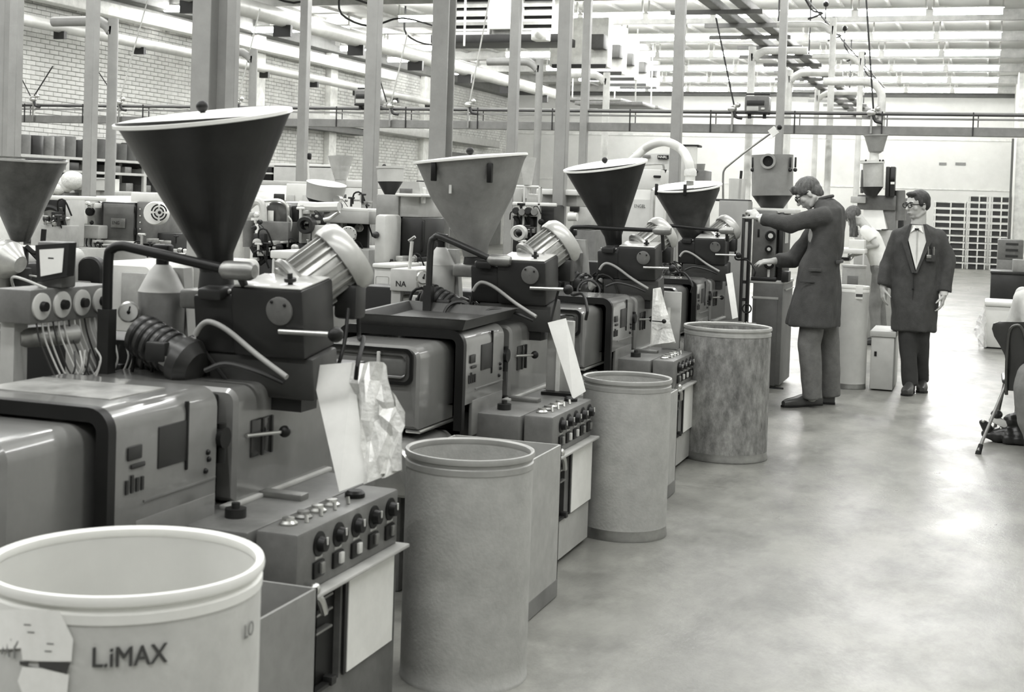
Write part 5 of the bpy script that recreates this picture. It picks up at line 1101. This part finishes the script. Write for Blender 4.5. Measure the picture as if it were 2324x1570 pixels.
def shoe(t, heel, toe, m=SHOE, s=1.):
    h, q = V(heel), V(toe); d = (q - h); L_ = d.length; d.normalize(); x = V((-d.y, d.x, 0)); R = []
    for u_, w_, hh in ((0, .028, .06), (.03, .036, .075), (.25, .038, .08), (.45, .043, .07), (.7, .05, .05), (.88, .045, .042), (1., .02, .03)):
        c = h + d * L_ * u_
        R.append([V((c.x, c.y, 0)) + x * (w_ * cos(a)) + V((0, 0, .014 + max(0, 1.25 * hh * s * (.5 + .5 * sin(a)) if sin(a) > -.2 else 0))) for a in [2 * pi * k / 16 for k in range(16)]])
    o = G().loft(R).build('shoe', m, t)
    g = G(); pl = []
    for u_, w_ in ((-.01, .026), (.04, .036), (.3, .036), (.45, .042), (.72, .052), (.9, .046), (1.02, .018)): pl.append((u_, w_))
    poly = [h + d * L_ * u_ + x * w_ for u_, w_ in pl] + [h + d * L_ * u_ - x * w_ for u_, w_ in pl[::-1]]
    G().prism([V((p.x, p.y, .0005)) for p in poly], (0, 0, .016)).build('sole', BLACK, o)

# --- the bent man in the long work coat
t = thing('person', 'person in long dark work coat and dark glasses, bent over the rail stand', 'person', (-1.22, 11.0, 0))
T1 = t; g = G(); hc = V((-1.345, 10.93, 1.675)); P, M, r_, f_, u_ = head(g, hc, (-.78, -.12, -.60), (-.6, 0, .8), 1.02)
cap_(g, P(0, -.03, -.06), (-1.21, 10.96, 1.56), .055, .066)
sl, sr = V((-1.205, 10.79, 1.50)), V((-1.23, 11.13, 1.50)); el, wl_ = atY(1795, 508, 10.78), atY(1722, 495, 10.85); er, wr = atY(1800, 590, 11.12), atY(1757, 592, 11.02)
for a, b, r0, r1 in ((sl, el, .055, .045), (el, wl_, .042, .03), (sr, er, .055, .045), (er, wr, .042, .029)): cap_(g, a, b, r0, r1)
g.loft([ell((-1.215, 10.96), a, b, z) for z, a, b in ((.86, .12, .15), (1.0, .12, .155), (1.2, .11, .15), (1.35, .12, .17), (1.5, .09, .15), (1.58, .05, .06))])
lg = [(V((-1.23, 10.88, .9)), V((-1.285, 10.87, .5)), V((-1.25, 10.90, .08))), (V((-1.2, 11.06, .9)), V((-1.16, 11.12, .5)), V((-1.14, 11.17, .08)))]
for h, k, a in lg: cap_(g, h, k, .085, .058); cap_(g, k, a, .054, .04)
tl = atY(1697, 480, 10.92)
hand(g, wl_, (tl + V((.0, -.03, .04))) - wl_, (-.3, .6, -.75), 1, (.9, .95, 1., 1.1), .05)
hand(g, wr, V((-1., -.15, -.12)), (.1, .35, -.9), -1, (.35, .3, .3, .35), .09)
body = solid(g, 'body', SKIN, t, .0065, smooth=3)
face(t, P, M, 1.02, True, GLASS)
g = G(); g.ball(P(0, -.018, .045), 1.02, 22, 16, (.086, .102, .088), M); g.ball(P(0, -.06, -.01), 1.0, 16, 12, (.072, .055, .075), M); g.ball(P(.0, .062, .078), 1.0, 14, 10, (.062, .04, .03), M)
for k in range(14): a = k / 13 * 1.6 - .8; g.ball(P(.055 * sin(a * 2), .04 + .045 * cos(a), .085 + .015 * cos(k)), .018, 8, 6)
for q in (-1, 1): g.ball(P(q * .074, .012, .03), 1, 10, 8, (.014, .03, .03), M)
solid(g, 'hair', HAIRB, t, .009, .004, 2, 50)
g = G()
R = [(1.648, -1.215, .058, .07), (1.62, -1.195, .085, .12), (1.57, -1.18, .112, .18), (1.48, -1.185, .125, .212), (1.38, -1.19, .132, .215), (1.25, -1.20, .135, .205), (1.12, -1.235, .150, .195), (.95, -1.245, .172, .205), (.78, -1.262, .192, .215), (.655, -1.275, .205, .225), (.635, -1.277, .204, .224)]
rings = []
for z, cx, rx, ry in R:
    P0 = ell((cx, 10.96), rx, ry, z, 40)
    if z < 1.1:
        am = .012 * (1.1 - z) / .45
        P0 = [V((p.x + am * cos(7 * k * 2 * pi / 40), p.y + am * sin(6 * k * 2 * pi / 40 + 1), p.z)) for k, p in enumerate(P0)]
    rings.append(P0)
g.loft(rings[::-1])
for a, b, c, r0, r1, r2 in ((sl, el, wl_, .082, .07, .052), (sr, er, wr, .082, .068, .05)):
    cap_(g, a, b, r0, r1, 16); c2 = b + (c - b) * .88; g.lathe([(r1 * .98, -.01), (r1, .02), (r2 * 1.05, (c2 - b).length - .01), (r2, (c2 - b).length)], b, c2 - b, 18)
    g.ball(b, r1 * 1.02, 14, 10)
coat = solid(g, 'work_coat', COAT, t, .011, .013, 2, 9)
G().tube([V((-1.225 + .065 * cos(a), 10.96 + .075 * sin(a), 1.645 - .02 * cos(a) * -1)) for a in [2 * pi * k / 14 for k in range(15)]], .013, 8, 2).build('collar', COAT, coat)
G().box(-1.30, -1.20, 10.742, 10.752, 1.075, 1.10, .003).box(-1.1, -1.07, 10.80, 11.1, 1.14, 1.165, .004).build('belt_tab', COAT, coat)
G().box(-1.36, -1.25, 10.748, 10.756, .985, .995, .002).build('pocket_seam', mat('coat_seam', .025, .8), coat)
cf = wl_ - (wl_ - el).normalized() * .045; G().rod(cf - (wl_ - el).normalized() * .0, wl_ - (wl_ - el).normalized() * .012, .041, .037, 18).build('shirt_cuff', SHIRT, t)
G().rod(wl_ - (wl_ - el).normalized() * .01, wl_ + (wl_ - el).normalized() * .012, .033, n=16).build('wrist_watch', STEEL, t)
g = G()
for h, k, a in lg:
    g.lathe([(.115, 0), (.1, .2), (.088, (k - h).length)], h, k - h, 20); g.ball(k, .089, 14, 10); e = a + V((0, 0, -.015)); g.lathe([(.089, 0), (.082, .2), (.078, (e - k).length)], k, e - k, 20)
g.ball((-1.22, 10.97, .92), .14, 14, 10)
solid(g, 'trousers', TROUS, t, .011, .009, 3, 9)
for (px0, py0, px1, py1) in ((1862, 919, 1777, 924), ): a, b = atZ(px0, py0, 0), atZ(px1, py1, 0); shoe(t, a, b)
shoe(t, V((-1.10, 11.17, 0)), V((-1.35, 11.14, 0)))

# --- the walking man
t = thing('person', 'person walking in open dark work coat over pale shirt, wearing glasses', 'person', (-.57, 12.35, 0))
Yc = 12.35; g = G(); hc = atY(2082, 466, Yc - .02); P, M, r_, f_, u_ = head(g, hc, (-.72, -.66, -.10), (0, 0, 1), 1.04)
cap_(g, P(0, -.02, -.06), (-.57, Yc, 1.42), .058, .068)
X = lambda px, py, Y=Yc: atY(px, py, Y)
sl, sr = V((-.405, Yc, 1.355)), V((-.735, Yc, 1.355)); er, wr = X(2016, 600, Yc + .02), X(2004, 652, Yc - .03); el, wl2 = X(2149, 590, Yc + .02), X(2142, 668, Yc - .04)
for a, b, r0, r1 in ((sl, el, .055, .045), (el, wl2, .042, .03), (sr, er, .055, .045), (er, wr, .042, .03)): cap_(g, a, b, r0, r1)
g.loft([ell((-.57, Yc), a, b, z) for z, a, b in ((.84, .15, .1), (1.0, .14, .1), (1.2, .15, .11), (1.33, .17, .11), (1.4, .15, .08), (1.43, .05, .05))])
lg = [(V((-.62, Yc, .86)), V((-.615, 12.28, .46)), V((-.575, 12.24, .08))), (V((-.52, Yc, .86)), V((-.515, 12.34, .46)), V((-.50, 12.5, .1)))]
for h, k, a in lg: cap_(g, h, k, .085, .058); cap_(g, k, a, .054, .04)
hand(g, wr, V((.05, -.12, -1)), (.9, .35, 0), 1, (.35, .4, .45, .5), .05, 1.02)
hand(g, wl2, V((-.12, -.15, -1)), (-.9, .1, .05), -1, (.35, .45, .5, .6), .05, 1.02)
solid(g, 'body', SKIN, t, .0065, smooth=3)
face(t, P, M, 1.04, True)
g = G(); g.ball(P(0, -.02, .048), 1.04, 22, 16, (.084, .1, .084), M); g.ball(P(0, -.062, .01), 1.0, 16, 12, (.074, .055, .07), M); g.ball(P(.0, .055, .098), 1.0, 14, 10, (.06, .036, .024), M)
for q in (-1, 1): g.ball(P(q * .074, .015, .02), 1, 10, 8, (.012, .022, .035), M)
solid(g, 'hair', HAIR, t, .009, .003, 2, 50)
g = G(); R = [(1.455, .07, .075), (1.43, .13, .09), (1.39, .178, .11), (1.3, .202, .13), (1.15, .198, .13), (1.0, .19, .13), (.85, .19, .15), (.7, .184, .165), (.545, .176, .175), (.53, .174, .173)]
rings = []
for z, rx, ry in R:
    P0 = ell((-.575, Yc), rx, ry, z, 40)
    if z < 1.05: am = .012 * (1.05 - z) / .5; P0 = [V((p.x + am * cos(5 * k * 2 * pi / 40), p.y + am * sin(7 * k * 2 * pi / 40 + 1), p.z)) for k, p in enumerate(P0)]
    rings.append(P0)
g.loft(rings[::-1])
for a, b, c in ((sl, el, wl2), (sr, er, wr)):
    cap_(g, a, b, .068, .068, 16); g.ball(b, .069, 14, 10); c2 = b + (c - b) * .93; g.lathe([(.07, -.01), (.071, .02), (.062, (c2 - b).length)], b, c2 - b, 18)
coat = solid(g, 'work_coat', COAT, t, .011, .013, 2, 9)
yf = Yc - .138
G().prism([V((-.635, yf + .03, 1.45)), V((-.515, yf + .03, 1.45)), V((-.49, yf, 1.32)), V((-.565, yf - .004, 1.06)), V((-.64, yf, 1.32))], (0, -.012, 0)).build('shirt', SHIRT, t)
G().prism([V((-.575, yf - .0, 1.41)), V((-.563, yf - .0, 1.41)), V((-.559, yf - .012, 1.2)), V((-.566, yf - .012, 1.12)), V((-.573, yf - .012, 1.2))], (0, -.008, 0)).build('placket', mat('placket_grey', .5, .8), t)
G().prism([V((-.60, yf + .02, 1.45)), V((-.575, yf + .0, 1.425)), V((-.625, yf + .0, 1.385))], (0, -.012, 0)).prism([V((-.54, yf + .02, 1.45)), V((-.57, yf + .0, 1.425)), V((-.52, yf + .0, 1.385))], (0, -.012, 0)).build('shirt_collar', SHIRT, t)
G().box(-.592, -.555, yf - .012, yf + .0, 1.405, 1.425, .004).build('bow_knot', DARK, t)
G().prism([V((-.635, yf + .02, 1.46)), V((-.615, yf + .01, 1.46)), V((-.645, yf - .012, 1.3)), V((-.570, yf - .014, 1.04)), V((-.60, yf - .012, 1.04)), V((-.69, yf - .004, 1.3))], (0, -.008, 0)).build('lapel', COAT, coat)
G().prism([V((-.525, yf + .01, 1.46)), V((-.505, yf + .02, 1.46)), V((-.44, yf - .004, 1.33)), V((-.47, yf - .01, 1.26)), V((-.555, yf - .014, 1.04)), V((-.575, yf - .014, 1.04)), V((-.49, yf - .012, 1.3))], (0, -.008, 0)).build('lapel', COAT, coat)
G().box(-.49, -.41, yf - .01, yf + .03, 1.14, 1.25, .01).build('breast_pocket', COAT, coat)
for k in range(3): G().rod((-.47 + .022 * k, yf - .014, 1.2), (-.475 + .024 * k, yf - .02, 1.27), .004, n=8).build('pen', STEEL if k != 1 else BLACK, t)
G().box(-.485, -.445, yf - .018, yf - .01, 1.17, 1.20, .003).build('pocket_tool', DULL, t)
for z in (1.04, .9): G().lathe([(.009, 0), (.008, .004), (.001, .005)], (-.585, yf - .006, z), (0, -1, 0), 12, cap=False).build('button', BLACK, coat)
G().box(-.587, -.583, yf - .0075, yf + .01, .54, 1.06).build('front_seam', mat('coat_seam', .025, .8), coat)
G().rod(wl2 + V((0, 0, .03)), wl2 + V((-.001, 0, -.004)), .036, n=16).build('shirt_cuff', SHIRT, t)
g = G()
for h, k, a in lg:
    g.lathe([(.092, 0), (.086, .2), (.08, (k - h).length)], h, k - h, 20); g.ball(k, .081, 14, 10); e = a + V((0, 0, -.02)); g.lathe([(.08, 0), (.072, .2), (.068, (e - k).length)], k, e - k, 20)
g.ball((-.575, Yc, .88), .12, 14, 10)
solid(g, 'trousers', TROUSD, t, .011, .008, 3, 9)
shoe(t, V((-.57, 12.29, 0)), V((-.60, 12.0, 0))); shoe(t, V((-.49, 12.55, 0)), V((-.48, 12.28, 0)))

# --- the bending woman
t = thing('person', 'long-haired person in white t-shirt and jeans bending over the bench', 'person', atZ(1992, 762, 0))
Y0 = 16.5; X = lambda px, py, dy=0.: atY(px, py, Y0 + dy)
g = G(); hc = X(1938, 492); P, M, r_, f_, u_ = head(g, hc, (-.62, -.2, -.76), (-.75, 0, .65), .96)
sc_ = X(1968, 520); hp = X(2002, 606)
cap_(g, P(0, -.03, -.06), sc_, .05, .06)
sl, sr = sc_ + V((0, -.17, -.02)), sc_ + V((0, .17, -.02)); el, wl3 = X(1989, 556, -.18), X(1948, 566, -.12); er, wr = X(1984, 566, .15), X(1942, 577, .08)
for a, b, r0, r1 in ((sl, el, .045, .036), (el, wl3, .036, .026), (sr, er, .045, .036), (er, wr, .036, .026)): cap_(g, a, b, r0, r1)
dv = (hp - sc_); n_ = 6
g.loft([[sc_ + dv * (k / n_) + V((0, 1, 0)) * (yy * cos(a)) + dv.cross(V((0, 1, 0))).normalized() * (xx * sin(a)) for a in [2 * pi * q / 24 for q in range(24)]] for k, (yy, xx) in enumerate(((.12, .06), (.165, .09), (.155, .1), (.135, .095), (.13, .09), (.15, .1), (.16, .11)))])
az = atZ(1990, 762, 0); lg = [(hp + V((0, -.09, 0)), V((hp.x - .06, Y0 - .1, .46)), V((hp.x - .02, Y0 - .1, .06))), (hp + V((0, .09, 0)), V((hp.x - .02, Y0 + .1, .46)), V((hp.x + .03, Y0 + .1, .06)))]
for h, k, a in lg: cap_(g, h, k, .08, .055); cap_(g, k, a, .05, .036)
hand(g, wl3, V((-1, 0, -.3)), (0, .2, -1), 1, (.5, .5, .5, .6), .05, .92); hand(g, wr, V((-1, 0, -.35)), (0, -.2, -1), -1, (.5, .5, .5, .6), .05, .92)
solid(g, 'body', SKIN, t, .0075, smooth=3)
face(t, P, M, .96, False)
g = G(); g.ball(P(0, -.02, .04), 1, 20, 14, (.09, .105, .09), M)
for q in range(-4, 5):
    for s_ in (0, 1):
        p0 = P(q * .02, .02 - .06 * s_ - abs(q) * .004, .07 - .02 * s_); p1 = hc + V((-.02 + .035 * s_, q * .022, -.07)); p2 = hc + V((-.01 + .04 * s_ + .004 * q, q * .025, -.20 - .02 * (q % 3)))
        g.tube([p0, (p0 + p1) / 2 + V((-.01, q * .006, .01)), p1, p2], lambda u_: .03 * (1 - .55 * u_), 8, 3)
solid(g, 'hair', HAIRB, t, .010, .005, 2, 45)
g = G(); a_ax = dv.cross(V((0, 1, 0))).normalized()
g.loft([[sc_ + dv * (k / 6 * .98) + V((0, 1, 0)) * (yy * cos(a)) + a_ax * (xx * sin(a)) for a in [2 * pi * q / 28 for q in range(28)]] for k, (yy, xx) in enumerate(((.11, .07), (.185, .11), (.18, .125), (.16, .12), (.155, .115), (.165, .12), (.17, .12)))])
for a, b in ((sl, el), (sr, er)): c2 = a + (b - a) * .62; g.ball(a, .07, 12, 10); g.lathe([(.068, -.01), (.068, .02), (.06, (c2 - a).length)], a, c2 - a, 16)
solid(g, 't_shirt', SHIRT, t, .011, .008, 3, 10)
g = G(); g.ball(hp, .165, 16, 12, sc=(.85, 1.05, .95))
for h, k, a in lg: g.lathe([(.105, 0), (.09, .2), (.072, (k - h).length)], h, k - h, 18); g.ball(k, .073, 12, 10); g.lathe([(.072, 0), (.064, .2), (.07, (a - k).length)], k, a - k, 18)
solid(g, 'jeans', JEANS, t, .012, .008, 3, 10)
for h, k, a in lg: shoe(t, V((a.x + .05, a.y, 0)), V((a.x - .19, a.y, 0)))
G().rod(wl3 + V((.015, 0, .004)), wl3 + V((.0, 0, -.0)), .031, n=14).build('wrist_band', BLACK, t)
hx = X(1922, 574, 0); single(G().box(hx.x - .09, hx.x + .04, hx.y - .1, hx.y + .1, hx.z - .09, hx.z - .05, .01), 'moulded_part', DARK, 'dark part lying under the bending woman\'s hands on the bench', 'part')

# --- chair and seated person at the right edge
YS = 9.62
t = thing('plastic_chair', 'dark shell chair with splayed tube legs at the right edge', 'chair', (.34, 9.85, 0))
cxp = 2330; hw = lambda y, w_: [atY(cxp - w_, y, YS - .0), atY(cxp + w_, y, YS)]
prof = [(728, 62), (733, 76), (745, 79), (762, 74), (785, 60), (805, 50), (830, 47), (860, 46), (886, 44)]
rg_ = []
for k, (y, w_) in enumerate(prof):
    a, b = hw(y, w_); n_ = 9; rg_.append([a.lerp(b, q / n_) + V((0, -.05 * (1 - (2 * q / n_ - 1) ** 2) + .0 + .06 * (1 - k / 8) * -1, 0)) for q in range(n_ + 1)])
g = G(); m_ = 10
for back in (0, 1):
    for r0 in rg_: g.v += [tuple(p + V((0, .012 * back, 0))) for p in r0]
nr = len(rg_)
for j in range(nr - 1):
    for q in range(m_ - 1): a = j * m_ + q; g.f.append((a, a + 1, a + m_ + 1, a + m_)); a += nr * m_; g.f.append((a, a + m_, a + m_ + 1, a + 1))
for j in range(nr - 1):
    for q in (0, m_ - 1): a = j * m_ + q; g.f.append((a, a + m_, a + m_ + nr * m_, a + nr * m_))
for q in range(m_ - 1):
    for j in (0, nr - 1): a = j * m_ + q; g.f.append((a, a + 1, a + 1 + nr * m_, a + nr * m_))
g.build('backrest', mat('chair_plastic', .04, .3), t)
zs = .44; x0, x1 = .34 - .21, .34 + .23
G().box(x0, x1, 9.62, 10.05, zs, zs + .03, .014).build('seat', mat('chair_plastic', .04, .3), t)
lp = [atY(2284, 895, YS), atY(2285, 820, YS - .045), atY(2290, 755, YS - .09), atY(2304, 738, YS - .1), atY(2320, 745, YS - .1), atY(2330, 790, YS - .08), atY(2334, 895, YS)]
G().tube(lp, .011, 10, 3).build('back_tube', mat('chair_tube', .12, .25, metal=.7), t)
ft = atZ(2220, 1030, 0)
for p0, p1 in ((V((x0 + .03, 9.66, zs)), V((ft.x, ft.y, .02))), (V((x1 - .03, 9.66, zs)), V((x1 + .10, ft.y, .02))), (V((x0 + .03, 10.0, zs)), V((x0 - .03, 10.2, .02))), (V((x1 - .03, 10.0, zs)), V((x1 + .05, 10.2, .02)))):
    lo_ = G().rod(p0, p1, .011, n=12).build('leg', mat('leg_tube', .2, .3, metal=.6), t); G().lathe([(.016, 0), (.02, -.02), (.02, -.02)], V((p1.x, p1.y, .02)), (0, 0, 1), 12).rod((p1.x, p1.y, 0), p1 + (p0 - p1).normalized() * .05, .019, .015, 12).build('rubber_foot', RUBBER, lo_)
G().rod((x0 + .02, 9.66, zs - .03), (x1 - .02, 9.66, zs - .03), .01, n=10).rod((x0 + .03, 9.66, zs - .06), (x0 + .03, 10.0, zs - .06), .01, n=10).build('under_frame', BLACK, t)
t = thing('person', 'seated person in pale shirt seen from behind at the right edge', 'person', (.40, 9.9, 0))
sx, sy = .42, 9.86; g = G(); hc = V((sx + .03, sy + .12, 1.27)); P, M, r_, f_, u_ = head(g, hc, (.1, .95, -.35), (0, .3, 1), .97)
cap_(g, P(0, -.03, -.06), (sx, sy + .03, 1.05), .05, .065)
g.loft([ell((sx, sy + dy), a, b, z) for z, a, b, dy in ((.48, .17, .13, 0), (.6, .16, .12, 0), (.8, .14, .1, .0), (.98, .17, .11, .02), (1.06, .15, .08, .03), (1.09, .05, .05, .04))])
for q in (-1, 1):
    s_ = V((sx + q * .18, sy + .02, 1.03)); e = V((sx + q * .2, sy + .14, .80)); w_ = V((sx + q * .12, sy + .38, .78)); cap_(g, s_, e, .05, .042); cap_(g, e, w_, .04, .028); hand(g, w_, (-q * .2, 1, -.1), (0, 0, -1), -q, (.5, .5, .5, .6), .05, .92)
    h = V((sx + q * .1, sy + .05, .54)); k = V((sx + q * .12, sy + .48, .54)); a = V((sx + q * .12, sy + .5, .09)); cap_(g, h, k, .085, .06); cap_(g, k, a, .055, .038)
solid(g, 'body', SKIN, t, .008, smooth=3); face(t, P, M, .97, False)
g = G(); g.ball(P(0, -.03, .03), 1, 18, 12, (.09, .1, .1), M); g.ball(P(0, -.07, -.05), 1, 16, 12, (.08, .05, .1), M); solid(g, 'hair', HAIR, t, .011, .004, 2, 40)
g = G(); g.loft([ell((sx, sy + dy), a, b, z, 32) for z, a, b, dy in ((.50, .19, .15, 0), (.6, .18, .14, 0), (.8, .165, .125, .0), (.97, .2, .13, .02), (1.06, .17, .1, .03), (1.11, .07, .07, .04))])
for q in (-1, 1): s_ = V((sx + q * .17, sy + .02, 1.0)); e = V((sx + q * .205, sy + .12, .82)); cap_(g, s_, e, .072, .066, 14)
solid(g, 'shirt', mat('pale_shirt', .6, .8, bump=.15), t, .011, .007, 3, 9)
g = G(); g.ball((sx, sy + .05, .55), .19, 16, 12, sc=(1.1, 1, .5))
for q in (-1, 1): h = V((sx + q * .09, sy + .05, .55)); k = V((sx + q * .12, sy + .47, .55)); a = V((sx + q * .12, sy + .5, .13)); cap_(g, h, k, .11, .08); cap_(g, k, a, .08, .07)
solid(g, 'skirt', TROUS, t, .012, .008, 3, 9)
for q in (-1, 1): shoe(t, V((sx + q * .12, sy + .45, 0)), V((sx + q * .13, sy + .68, 0)))
# coat hanging over the chair side and bag below
t = thing('draped_coat', 'grey coat draped down beside the dark shell chair', 'coat', (.42, 9.5, 0)); g = G()
cc = [atY(2312, 848, 9.5), atY(2302, 880, 9.5), atY(2300, 915, 9.5), atY(2303, 950, 9.5), atY(2316, 985, 9.5)]
for k, c in enumerate(cc): cap_(g, c + V((.09, 0, 0)), (cc[min(k + 1, 4)]) + V((.09, 0, 0)), .095 - .004 * k, .092 - .006 * k, 14)
g.box(cc[0].x + .05, cc[0].x + .3, 9.46, 9.56, .01, cc[0].z, .03)
solid(g, 'coat', mat('grey_coat', .17, .85, bump=.3), t, .012, .012, 3, 7)
t = thing('handbag', 'black soft bag lying on the floor under the dark shell chair', 'bag', (.25, 9.9, 0)); g = G()
for px, py, r_ in ((2245, 985, .045), (2265, 988, .06), (2290, 985, .07), (2315, 985, .075), (2335, 985, .07), (2300, 955, .055), (2322, 945, .05)): c = atY(px, py, 9.95); c.z = max(c.z, r_ * .8); g.ball(c, r_, 14, 10, sc=(1.2, 1.3, .9))
g.box(.16, .5, 9.84, 10.06, .004, .06, .01); solid(g, 'bag', BAGM, t, .01, .012, 2, 12)
g = G(); a = atY(2228, 958, 9.9); b = atY(2252, 1000, 9.95); b.z = .05; cap_(g, b, a, .045, .022); cap_(g, a, a + V((.045, .02, -.035)), .022, .03); solid(g, 'bag_flap', BAGM, t, .009, .006, 2, 14)
G().ball(a + V((.01, -.015, .01)), .012, 10, 8).ball(atY(2272, 972, 9.86), .008, 8, 6).build('clasp', STEEL, t); c = atY(2268, 955, 9.9); G().box(c.x - .07, c.x + .06, c.y, c.y + .06, c.z - .03, c.z + .02, .01, rot=Matrix.Rotation(.4, 3, 'Y')).build('paper', PAPER, t)
c = atY(2262, 940, 9.92); G().ball(c, .04, 12, 8, sc=(1, 1, .8)).build('pouch', BAGM, t)
# small things on the floor
for k, (px, py) in enumerate(((2038, 652), (1512, 1178))): pass

bpy.data.scenes.remove(SC2)
